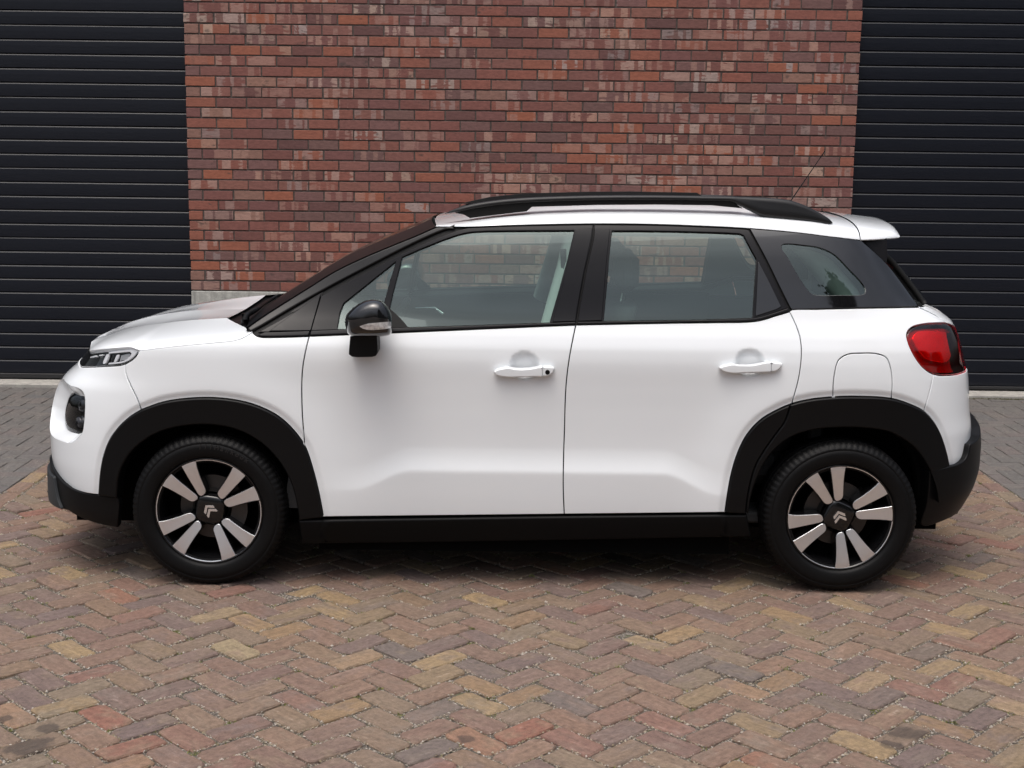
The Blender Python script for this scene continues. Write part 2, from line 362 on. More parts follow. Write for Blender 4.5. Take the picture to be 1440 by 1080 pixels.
def concrete(name, c, streak=.0):
    m, N, L, b = newmat(name)
    tc = N.new('ShaderNodeTexCoord'); v = tc.outputs['Object']
    mp = N.new('ShaderNodeMapping'); mp.inputs['Scale'].default_value = (30, 30, 1.6); L.new(v, mp.inputs['Vector'])
    n1 = noise(N, L, mp.outputs['Vector'], 1.0, 5, .6); n2 = noise(N, L, v, 14, 6, .7); n3 = noise(N, L, v, 160, 4, .7)
    k = math_(N, L, 'ADD', rng01(N, L, n2, .25, .75, .74, 1.22), rng01(N, L, n3, .25, .75, -.15, .15))
    col = mixrgb(N, L, 1.0, c, k, 'MULTIPLY')
    col = mixrgb(N, L, math_(N, L, 'MULTIPLY', rng01(N, L, n1, .48, .68), streak), col, tuple(x * .45 for x in c))
    L.new(col, b.inputs['Base Color']); b.inputs['Roughness'].default_value = .85
    bumpnode(N, L, math_(N, L, 'ADD', n2, n3), .35, .004, b)
    return m
M_PLINTH = concrete('plinth_concrete', (.40, .405, .375), .55)
M_THRESH = concrete('threshold_concrete', (.34, .325, .295), .25)
M_DOOR = pmat('anthracite_steel', (.0062, .0080, .0135), .36, spec=.34, noise=.12, nscale=7, stretch=(1.2, 1, 60), bump=.22, bscale=30, rvar=.06, bdist=.001)
M_SEAL = pmat('black_rubber_seal', (.014, .014, .015), .6)
# ------------------------------------------------------------------ ground
rng = random.Random(7)
g = MB(); R_ = 240
g.add([(-R_, -R_, -.06), (R_, -R_, -.06), (R_, R_, -.06), (-R_, R_, -.06)], [(0, 1, 2, 3)])
M_FAR = pmat('far_paving', (.135, .115, .10), .85, noise=.35, nscale=3.5, bump=.3, bscale=40)
tag(g.build('ground', M_FAR), kind='structure')
XL, XR, YW = -2.655, 2.735, 3.94
PL, PR = -2.404, 2.519
def rounded(poly, r, wob):
    """round the corners of a convex outline a little, add a mid point on long edges, make it uneven"""
    out = []; n = len(poly)
    for i in range(n):
        p = np.array(poly[i]); a = np.array(poly[i - 1]); c = np.array(poly[(i + 1) % n])
        da = a - p; dc = c - p; la = np.linalg.norm(da); lc = np.linalg.norm(dc)
        ra = min(r * rng.uniform(.5, 1.6), la * .3); rc = min(r * rng.uniform(.5, 1.6), lc * .3)
        out.append(p + da / la * ra); out.append(p + dc / lc * rc)
        if lc > .13: out.append((p + c) / 2)
    return [q + np.array([rng.uniform(-wob, wob), rng.uniform(-wob, wob)]) for q in out]
def paver_geo(poly, ang, r=.013, wob=.0026, top=0.0, tilt=.016, edge=.0055, depth=.03):
    c = np.mean(poly, 0); P = rounded(poly, r, wob); n = len(P)
    tx, ty = rng.gauss(0, tilt), rng.gauss(0, tilt); ca, sa = math.cos(ang), math.sin(ang)
    V = []; UV = []
    for ins, dz in ((edge, 0.0), (0.0, -edge * .9), (-.001, -depth)):
        for q in P:
            d = q - c; L = np.linalg.norm(d); d = d * (1 - ins * 1.25 / L)
            V.append((d[0], d[1], top + dz + d[0] * tx + d[1] * ty))
            UV.append((d[0] * ca + d[1] * sa + (dz * .5), -d[0] * sa + d[1] * ca + dz * .5))
    F = [tuple(range(n))]
    for k in range(2):
        for i in range(n):
            j = (i + 1) % n; F.append((k * n + i, (k + 1) * n + i, (k + 1) * n + j, k * n + j))
    return c, V, F, UV
def clip_poly(poly, axis, lim, keep_less):
    out = []; n = len(poly)
    for i in range(n):
        a, b = poly[i], poly[(i + 1) % n]
        ia = (a[axis] <= lim) == keep_less; ib = (b[axis] <= lim) == keep_less
        if ia: out.append(a)
        if ia != ib:
            t = (lim - a[axis]) / (b[axis] - a[axis]); out.append((a[0] + (b[0] - a[0]) * t, a[1] + (b[1] - a[1]) * t))
    return out
def herringbone(W, ang, x0, x1, y0, y1, joint, ox=0, oy=0):
    """(corners, direction) of the stones of a 2:1 herringbone bond inside a rectangle, cut at its edges"""
    ca, sa = math.cos(ang), math.sin(ang); out = []; R = max(abs(x0), abs(x1)) + max(abs(y0), abs(y1)); n = int(R / W) + 4
    for i in range(-n, n):
        for j in range(-n, n):
            k = (i - j) % 4
            if k == 0: w, h, d = 2, 1, 0
            elif k == 3: w, h, d = 1, 2, 1
            else: continue
            hj = joint / 2
            L = [(i * W + hj, j * W + hj), ((i + w) * W - hj, j * W + hj), ((i + w) * W - hj, (j + h) * W - hj), (i * W + hj, (j + h) * W - hj)]
            P = [(ca * a - sa * c_ + ox, sa * a + ca * c_ + oy) for a, c_ in L]
            if max(p[0] for p in P) < x0 or min(p[0] for p in P) > x1 or max(p[1] for p in P) < y0 or min(p[1] for p in P) > y1: continue
            for ax, lim, less in ((0, x1, True), (0, x0, False), (1, y1, True), (1, y0, False)):
                if len(P) >= 3: P = clip_poly(P, ax, lim, less)
            if len(P) >= 3 and abs(area2(P)) > .0011: out.append((dedupe(P, .004), ang + d * math.pi / 2))
    return out
def shows(c):
    """how large a stone at c shows in the photograph (0 when out of frame or behind the car)"""
    u, v = project(np.array([c[0], c[1], 0.0]))
    if not (8 < u < 1432 and 0 < v < 1072): return 0
    if 95 < u < 1365 and v < 770: return 0
    return 1 / ((c[0] - CAM[0]) ** 2 + (c[1] - CAM[1]) ** 2)
def lay(stones, parent, mat, rest_name, part_name='paver', limit=300, **kw):
    stones = sorted(stones, key=lambda s: -shows(np.mean(s[0], 0)))
    BV, BF, BU, BT = [], [], [], []
    for i, (P, a) in enumerate(stones):
        if len(P) < 3: continue
        c, V, F, UV = paver_geo(P, a, top=rng.gauss(0, kw.get('lift', .0024)), **{k: v for k, v in kw.items() if k != 'lift'})
        t = (rng.random(), rng.random(), rng.random(), 1)
        if i < limit and shows(c) > 0:
            obj(part_name, mesh(part_name, V, F, mat, uv=UV, tint=[t] * len(V)), parent, loc=(c[0], c[1], 0))
        else:
            n0 = len(BV); BV += [(v[0] + c[0], v[1] + c[1], v[2]) for v in V]; BF += [tuple(k + n0 for k in f) for f in F]; BU += UV; BT += [t] * len(V)
    if BV: obj(rest_name, mesh(rest_name, BV, BF, mat, uv=BU, tint=BT), parent, kind='stuff')
W_ = .1055
drive = tag(empty('driveway', (0, 0, 0)), kind='structure')
yard = tag(empty('forecourt', (0, 0, 0)), kind='structure')
sb = MB(); sb.add([(-6.6, -4.4, -.0075), (6.6, -4.4, -.0075), (6.6, 3.86, -.0075), (-6.6, 3.86, -.0075)], [(0, 1, 2, 3)])
tag(sb.build('joint_sand', M_SAND), kind='structure')
brown = herringbone(W_, math.radians(45), XL + .115, XR - .115, -4.2, 3.80, .0095, ox=.02, oy=.03)
for x in (XL + .055, XR - .055):                       # one stretcher course along each edge of the lane
    y = -4.2
    while y < 3.78:
        L = .205 + rng.uniform(-.006, .006); brown.append((np.array([(x - .048, y), (x + .048, y), (x + .048, y + L - .009), (x - .048, y + L - .009)]), math.pi / 2)); y += L
lay(brown, drive, M_PAVER, 'far_pavers')
grey = []
for a, b_ in ((-6.4, XL - .004), (XR + .004, 6.4)): grey += herringbone(.1075, 0.0, a, b_, -4.2, 3.80, .005, ox=.03, oy=.05)
lay(grey, yard, M_GREY, 'far_pavers', r=.004, wob=.0007, tilt=.004, edge=.003, lift=.0009)
# shell grit and crumbs lying in the open joints, with tufts of moss
def scatter():
    r2 = random.Random(21); V, F, T = [], [], []; MV, MF, MT = [], [], []
    near = [s for s in brown if shows(np.mean(s[0], 0)) > 0 or (np.mean(s[0], 0)[1] < .6)]
    for P, a in near:
        c = np.mean(P, 0)
        if abs(c[0]) > 2.75 or c[1] < -3.2: continue
        n = len(P)
        for e in range(n):
            p, q = np.array(P[e]), np.array(P[(e + 1) % n]); L = np.linalg.norm(q - p); o = (p + q) / 2 - c; o /= np.linalg.norm(o) + 1e-9
            k = int(L * 260 * max(0.05, r2.gauss(.55, .4)))
            for _ in range(k):
                w = p + (q - p) * r2.random() + o * r2.gauss(.0045, .0036)
                s = r2.choice((.0010, .0013, .0016, .0018, .0022, .0028, .0040)) * r2.uniform(.8, 1.25)
                th = r2.uniform(0, 6.28); n0 = len(V); z = -.006 + r2.uniform(0, .006)
                ax, ay = math.cos(th) * s * 1.4, math.sin(th) * s * 1.4; bx, by = -math.sin(th) * s * .8, math.cos(th) * s * .8
                V += [(w[0] + ax, w[1] + ay, z), (w[0] + bx, w[1] + by, z + s * .3), (w[0] - ax, w[1] - ay, z), (w[0] - bx, w[1] - by, z - s * .2), (w[0], w[1], z + s * 1.0)]
                F += [(n0, n0 + 1, n0 + 4), (n0 + 1, n0 + 2, n0 + 4), (n0 + 2, n0 + 3, n0 + 4), (n0 + 3, n0, n0 + 4)]
                g = r2.choice(((.33, .29, .24), (.25, .21, .16), (.42, .38, .33), (.18, .145, .11), (.13, .105, .08), (.22, .18, .11), (.34, .29, .21)))
                T += [(*g, 1)] * 5
        if r2.random() < .45:
            p = np.array(P[r2.randrange(n)]); p = p + (p - c) * .03
            for _ in range(r2.randint(6, 40)):
                w = p + np.array([r2.gauss(0, .011), r2.gauss(0, .011)]); s = r2.uniform(.0018, .0042); th = r2.uniform(0, 6.28); n0 = len(MV); z = -.006
                h = r2.uniform(.003, .009)
                MV += [(w[0] + math.cos(th) * s, w[1] + math.sin(th) * s, z), (w[0] - math.cos(th) * s, w[1] - math.sin(th) * s, z), (w[0] + r2.gauss(0, .003), w[1] + r2.gauss(0, .003), z + h)]
                MF.append((n0, n0 + 1, n0 + 2)); gg = r2.uniform(.7, 1.3); MT += [(.15 * gg, .155 * gg, .045 * gg, 1)] * 3
    for _ in range(2600):      # mossy seam along the right threshold
        w = np.array([r2.uniform(PR + .02, 4.9), 3.797 + r2.gauss(-.006, .010)]); s = r2.uniform(.003, .008); th = r2.uniform(0, 6.28); n0 = len(MV); z = -.004; h = r2.uniform(.004, .016)
        MV += [(w[0] + math.cos(th) * s, w[1] + math.sin(th) * s, z), (w[0] - math.cos(th) * s, w[1] - math.sin(th) * s, z), (w[0] + r2.gauss(0, .003), w[1] + r2.gauss(0, .003), z + h)]
        MF.append((n0, n0 + 1, n0 + 2)); gg = r2.uniform(.6, 1.1); MT += [(.11 * gg, .105 * gg, .045 * gg, 1)] * 3
    m, N, L, b = newmat('grit'); at = N.new('ShaderNodeAttribute'); at.attribute_name = 'tint'; L.new(at.outputs['Color'], b.inputs['Base Color']); b.inputs['Roughness'].default_value = .8
    m2 = m.copy(); m2.name = 'moss'
    tag(obj('joint_grit', mesh('joint_grit', V, F, m, tint=T)), 'pale shell grit and crumbs lying in the joints of the brown paving', 'grit', kind='stuff')
    tag(obj('moss', mesh('moss', MV, MF, m2, tint=MT)), 'small yellow green moss tufts growing in the paving joints', 'moss', kind='stuff')
scatter()
# ------------------------------------------------------------------ brick wall between the doors
wall = tag(empty('brick_wall', (0, YW, 0)), 'red brick wall on a concrete plinth between two black garage doors', 'wall', kind='thing')
core = MB(); core.box((PL + .012, .0065, .726), (PR - .012, .33, 4.5)); core.build('mortar', M_MORTAR, wall)
pl = MB(); pl.box((PL, -.004, -.05), (PR, .33, .7255), .004); pl.build('concrete_plinth', M_PLINTH, wall)
def brick_geo(L, H, jx):
    e = .0022; D = .10; w = lambda: rng.uniform(-.0011, .0011)
    x0, x1, z0, z1 = -L / 2 + w(), L / 2 + w(), -H / 2 + w(), H / 2 + w()
    y = rng.uniform(-.002, .002); tw = rng.gauss(0, .004)
    V = []
    for ins, yy in ((e, y), (0, y + e * .8), (0, D)):
        for x, z in ((x0 + ins, z0 + ins), (x1 - ins, z0 + ins), (x1 - ins, z1 - ins), (x0 + ins, z1 - ins)): V.append((x, yy + x * tw, z))
    F = [(0, 1, 2, 3)]
    for k in range(2):
        for i in range(4):
            j = (i + 1) % 4; F.append((k * 4 + i, k * 4 + 4 + i, k * 4 + 4 + j, k * 4 + j))
    return V, F, [(v[0] + v[1] * .5, v[2]) for v in V]
PX = (PR - PL + .010) / 22; BL = PX - .0105; BH = .0640
bricks = []
for k in range(50):
    z = .7255 + .0105 * .5 + k * .07496 + BH / 2 + .0035
    if k % 2 == 0: row = [(PL + BL / 2 + i * PX, BL) for i in range(22)]
    else: row = [(PL + (BL - .0105) / 4, (BL - .0105) / 2)] + [(PL + PX / 2 + BL / 2 + i * PX, BL) for i in range(21)] + [(PR - (BL - .0105) / 4, (BL - .0105) / 2)]
    for x, L in row: bricks.append((x + rng.gauss(0, .0012), z + rng.gauss(0, .0006), L))
def brick_shows(b):
    u, v = project(np.array([b[0], YW, b[1]]))
    if not (240 < u < 1230 and 6 < v < 1080): return 0
    if v > 268 and u > 590 - (v - 300) * 1.55: return 0
    return 1000 - abs(v - 150) * .35 - abs(u - 730) * .3 + (300 if b[2] > .15 else 0)
bricks.sort(key=lambda b: -brick_shows(b))
BV, BF, BU, BT = [], [], [], []
for i, (x, z, L) in enumerate(bricks):
    V, F, UV = brick_geo(L, BH, 0); t = (rng.random(), rng.random(), rng.random(), 1)
    if L < .15: t = (rng.choice((.98, .35, .7, .9)), .3, .2, 1)
    if i < 300 and brick_shows((x, z, L)) > 0: obj('brick', mesh('brick', V, F, M_BRICK, uv=UV, tint=[t] * len(V)), wall, loc=(x, 0, z))
    else:
        n0 = len(BV); BV += [(v[0] + x, v[1], v[2] + z) for v in V]; BF += [tuple(q + n0 for q in f) for f in F]; BU += UV; BT += [t] * len(V)
obj('outer_bricks', mesh('outer_bricks', BV, BF, M_BRICK, uv=BU, tint=BT), wall, kind='stuff')
# ------------------------------------------------------------------ garage doors
YD = 4.0
def slat_mesh(W, pitch, joint):
    # section (y, z) of one ribbed slat: flat face, bright chamfer on top, deep dark joint above it
    c = .0042 if not joint else .0020
    sec = [(.030, .0060), (.0035, .0060), (0, .0085), (-.0012, pitch * .3), (-.0016, pitch * .6), (-.0004, pitch - c - .004), (.0015, pitch - c - .0015), (.0015 + c * .9, pitch - .0002), (.030, pitch - .0002)]
    n = len(sec); V = [(0, y, z) for y, z in sec] + [(W, y, z) for y, z in sec]
    F = [(i, i + n, i + 1 + n, i + 1) for i in range(n - 1)] + [tuple(range(n)), tuple(range(2 * n - 1, n - 1, -1))]
    return mesh('slat', V, F, M_DOOR)
def garage_door(x0, x1, z0, label):
    root = tag(empty('garage_door', (x0, YD, 0)), label, 'garage door', 'ribbed black garage doors beside the brick wall', 'thing')
    W = x1 - x0; me = slat_mesh(W, .1034, False); mj = slat_mesh(W, .1034, True); rd = random.Random(int(x0 * 10))
    k = 0; z = z0 + .1034 * -1 + .1034; tilt = 0
    z = z0
    for k in range(39):
        if k % 5 == 0: tilt = rd.gauss(0, .006)
        o = obj('slat', mj if k % 5 == 4 else me, root, loc=(0, -tilt * ((k % 5) - 2) * .1034 * .6, z + k * .1034), rot=(tilt * .5 + rd.gauss(0, .0015), 0, 0))
    b = MB(); b.box((0, .03, -.02), (W, .06, 4.3)); b.build('backing', M_SEAL, root)
    b = MB(); b.box((0, -.002, .036), (W, .03, z0 + .002), .004); b.build('bottom_seal', M_SEAL, root)
    return root
garage_door(PL - 4.2, PL - .003, .0705, 'black ribbed garage door on the left of the brick wall, behind the bonnet')
garage_door(PR + .003, PR + 4.2, .0605, 'black ribbed garage door on the right of the brick wall, behind the tail light')
for x0, x1, lab in ((PL - 4.2, PL - .002, 'pale concrete threshold under the left garage door'), (PR + .002, PR + 4.2, 'pale concrete threshold with a mossy edge under the right garage door')):
    t = MB(); t.box((x0, 3.80, -.05), (x1, 4.25, .026), .006); tag(t.build('door_threshold', M_THRESH), lab, 'threshold', 'concrete thresholds under the garage doors', 'thing')
# ------------------------------------------------------------------ car body surface
CARX = 0.0652
def _supertable(n, a, b):
    th = np.linspace(0, np.pi / 2, 6000)
    t = np.sin(th) ** (2 / n); w = np.cos(th) ** (2 / n)
    s = np.concatenate([[0], np.cumsum(np.hypot(np.diff(t) * a, np.diff(w) * b))])
    return s, t, w
Q0, Q1 = -1.32, 0.90
FT = _supertable(3.0, 0.72, 0.84); RT_ = _supertable(4.2, 1.12, 0.84)
FLEN, RLEN = FT[0][-1], RT_[0][-1]
def sst(a, b, x):
    t = np.clip((x - a) / (b - a), 0, 1)
    return t * t * (3 - 2 * t)
def pchip(xs, ys):
    xs = np.array(xs, float); ys = np.array(ys, float)
    h = np.diff(xs); d = np.diff(ys) / h
    m = np.zeros_like(xs); m[0] = d[0]; m[-1] = d[-1]
    for i in range(1, len(xs) - 1):
        if d[i - 1] * d[i] > 0:
            w1 = 2 * h[i] + h[i - 1]; w2 = h[i] + 2 * h[i - 1]
            m[i] = (w1 + w2) / (w1 / d[i - 1] + w2 / d[i])
    def f(x):
        x = np.asarray(x, float)
        i = np.clip(np.searchsorted(xs, x) - 1, 0, len(h) - 1)
        t = (np.clip(x, xs[0], xs[-1]) - xs[i]) / h[i]
        return ((1 + 2 * t) * (1 - t) ** 2 * ys[i] + t * (1 - t) ** 2 * h[i] * m[i]
                + t * t * (3 - 2 * t) * ys[i + 1] + t * t * (t - 1) * h[i] * m[i + 1])
    return f
WP = pchip([.10, .20, .31, .42, .50, .60, .75, .85, .95, 1.0, 1.05, 1.10, 1.14, 1.3, 1.42, 1.50, 1.55, 1.59, 1.62],
           [.75, .795, .818, .823, .824, .824, .828, .833, .838, .834, .820, .799, .782, .728, .681, .642, .606, .555, .48])
BODY_XF = ([.10, .20, .30, .40, .48, .56, .64, .72, .80, .86, .92, .97, 1.02, 1.10],
           [-1.95, -2.02, -2.068, -2.108, -2.119, -2.12, -2.113, -2.093, -2.05, -1.985, -1.935, -1.905, -1.87, -1.82])
BODY_XR = ([.10, .40, .48, .56, .64, .72, .80, .88, .94, 1.0, 1.05, 1.10, 1.14, 1.18, 1.26, 1.34, 1.42, 1.55],
           [1.90, 1.935, 1.943, 1.961, 1.963, 1.95, 1.941, 1.93, 1.909, 1.892, 1.875, 1.851, 1.80, 1.754, 1.681, 1.619, 1.566, 1.48])
LOW_XF = ([.10, .16, .22, .28, .34, .40, .46], [-1.90, -2.0, -2.099, -2.126, -2.124, -2.122, -2.124])
LOW_XR = ([.10, .20, .26, .32, .40, .48, .56, .64, .70, .74], [1.86, 1.892, 1.919, 1.953, 1.991, 2.007, 2.008, 1.998, 1.965, 1.956])
WHEELS = ((-1.302, .322), (1.302, .322))
def feat(x, z):
    x = np.asarray(x, float); z = np.asarray(z, float)
    # swage along the foot of the doors
    k = sst(-.72, -.46, x) * (1 - sst(.56, .80, x))
    zc = .415 + .085 * k
    d = z - zc
    sp = .0045 * np.log1p(np.exp(np.clip(d / .0045, -40, 40)))          # rounded crest instead of a knife edge
    g = np.clip(1 - sp / .10, 0, 1) ** 1.7 - .48 * np.clip((sp - d) / .2, 0, 1.5)
    B = .0175 * sst(-.95, -.40, x) * (1 - sst(.55, 1.0, x))
    f = B * g
    # wheel-arch flares, with the panel lip tucked in along the trim
    for (wx, wz), R in zip(WHEELS, (.475, .475)):
        if LIP is None: e = np.clip(np.hypot(x - wx, (z - wz) * .985) - R, 0, None)
        else: e = LIP[0 if wx < 0 else 1](x, z)
        f = f + .020 * np.exp(-(e / .13) ** 2)
        if LIP is not None: f = f - .0065 * (1 - sst(.004, .032, e))
    # finger bowls behind the door handles
    for hx, hz in HANDLES:
        rr = ((x - hx) / .064) ** 2 + ((z - hz) / .060) ** 2
        f = f - .021 * (1 - sst(.30, 1.05, rr)) - .0015 * np.exp(-rr * .55)
    return f
LIP = None
HANDLES = ((-.008, .940), (.902, .962))
class Surf:
    def __init__(s, xf, xr, off=0.0, gf=0.0, gr=0.0, usefeat=True):
        s.xf = pchip(*xf); s.xr = pchip(*xr); s.off = off; s.uf = usefeat
    def wid(s, x, z):
        w = WP(z)
        g = sst(.98, 1.34, z)
        w = w * (1 - g * .125 * np.clip((-.15 - x) / .95, 0, 1.4) ** 2)
        return w
    def tw_f(s, x, z):
        t = np.clip((Q0 - x) / (Q0 - s.xf(z)), 0, 1); return np.clip(1 - t ** 3.0, 0, 1) ** (1 / 3.0)
    def tw_r(s, x, z):
        t = np.clip((x - Q1) / (s.xr(z) - Q1), 0, 1); return np.clip(1 - t ** 4.2, 0, 1) ** (1 / 4.2)
    def S(s, x, z):
        a = s.tw_f(x, z) * s.tw_r(x, z)
        f = feat(x, z) if s.uf else 0
        return (s.wid(x, z) + s.off) * a + f * np.minimum(1, a * 1.2)
    def P(s, q, z):
        """point on the near side for surface coordinates (q, z)"""
        q = np.asarray(q, float); z = np.asarray(z, float)
        sf = np.clip(Q0 - q, 0, FLEN); sr = np.clip(q - Q1, 0, RLEN)
        tf = np.interp(sf, FT[0], FT[1]); wf = np.interp(sf, FT[0], FT[2])
        tr = np.interp(sr, RT_[0], RT_[1]); wr = np.interp(sr, RT_[0], RT_[2])
        x = np.where(q < Q0, Q0 - (Q0 - s.xf(z)) * tf, np.where(q > Q1, Q1 + (s.xr(z) - Q1) * tr, q))
        a = wf * wr
        f = feat(x, z) if s.uf else 0
        y = (s.wid(x, z) + s.off) * a + f * np.minimum(1, a * 1.2)
        return np.stack([x, -y, z], -1)
    def qof(s, x, z):
        x = np.asarray(x, float)
        tf = np.clip((Q0 - x) / (Q0 - s.xf(z)), 0, 1); tr = np.clip((x - Q1) / (s.xr(z) - Q1), 0, 1)
        return np.where(x < Q0, Q0 - np.interp(tf, FT[1], FT[0]), np.where(x > Q1, Q1 + np.interp(tr, RT_[1], RT_[0]), x))
    def N(s, q, z, e=.002):
        a = s.P(q + e, z) - s.P(q - e, z); b = s.P(q, z + e) - s.P(q, z - e)
        n = np.cross(a, b); n /= np.linalg.norm(n, axis=-1, keepdims=True) + 1e-12
        return n
    def hit(s, uv):
        """photo pixels -> (q, z) where the camera ray first meets the near side"""
        uv = np.asarray(uv, float)
        d = rays(uv); out = np.zeros((len(uv), 2))
        ys = np.linspace(-1.05, .3, 900)
        for i in range(len(uv)):
            k = (ys - CAM[1]) / d[i, 1]
            P = CAM + d[i] * k[:, None]
            F = s.S(P[:, 0] - CARX, P[:, 2]) + P[:, 1]
            j = np.argmax(F > 0)
            if F[j] <= 0: j = int(np.argmax(F))
            if j > 0 and F[j] > 0:
                t = F[j - 1] / (F[j - 1] - F[j]); p = P[j - 1] * (1 - t) + P[j] * t
            else: p = P[j]
            out[i] = (s.qof(p[0] - CARX, p[2]), p[2])
        return out
# ------------------------------------------------------------------ car: materials
M_WHITE = pmat('white_paint', (.785, .815, .835), .38, coat=1.0, coat_rough=.015, spec=.3)
M_TRIM = pmat('black_grained_plastic', (.0032, .0032, .0036), .42, spec=.20, bump=.12, bscale=900, bdist=.0006)
M_GLOSSB = pmat('gloss_black', (.006, .006, .007), .06, spec=.5, coat=.6)
M_SATIN = pmat('satin_black', (.007, .0065, .0075), .22, spec=.22)
M_PILLAR = pmat('matt_black_paint', (.007, .007, .0075), .38, spec=.36)
M_RUB = pmat('black_weatherstrip', (.004, .004, .004), .6, spec=.25)
M_DARK = pmat('dark_cavity', (.003, .003, .003), .9, spec=.05)
M_GLASS = glassmat('tinted_glass', (.66, .82, .76), 2.5, 1.52, gcol=(.86, 1, .96))
M_WSGLASS = glassmat('tinted_windscreen_glass', (.45, .55, .51), 2.2, 1.52, gcol=(.9, 1, .97))
M_DGLASS = glassmat('privacy_glass', (.10, .11, .11), 2.0, 1.52)
M_CLEAR = glassmat('clear_lens', (.93, .94, .95), .7, 1.5)
M_RED = glassmat('red_lens', (.97, .06, .08), 1.4, 1.5)
M_REDIN = pmat('red_reflector', (1.0, .03, .06), .10, .78)
M_SMOKE = glassmat('smoked_lens', (.16, .015, .02), 1.8, 1.5)
M_CHROME = pmat('chrome', (.80, .80, .82), .09, 1.0)
M_SILVER = pmat('silver_plastic', (.55, .56, .58), .35, .6)
M_INT = pmat('dark_interior_fabric', (.030, .031, .033), .85, noise=.2, nscale=60, bump=.3, bscale=500)
M_INTP = pmat('dark_interior_plastic', (.022, .023, .025), .6)
M_INTL = pmat('grey_headliner', (.30, .30, .29), .9)
M_SKID = pmat('grey_skid_plate', (.030, .033, .036), .5, spec=.25)
BODY = Surf(BODY_XF, BODY_XR)
M_SILL = pmat('black_sill_plastic', (.003, .003, .0033), .5, spec=.12)
LOWF = Surf(LOW_XF, BODY_XR, .004, usefeat=False)
LOWR = Surf(BODY_XF, LOW_XR, .006, usefeat=False)
car = tag(empty('car', (CARX, 0, 0)), 'white compact crossover car with black wheel arches parked side on before the brick wall', 'car', kind='thing')
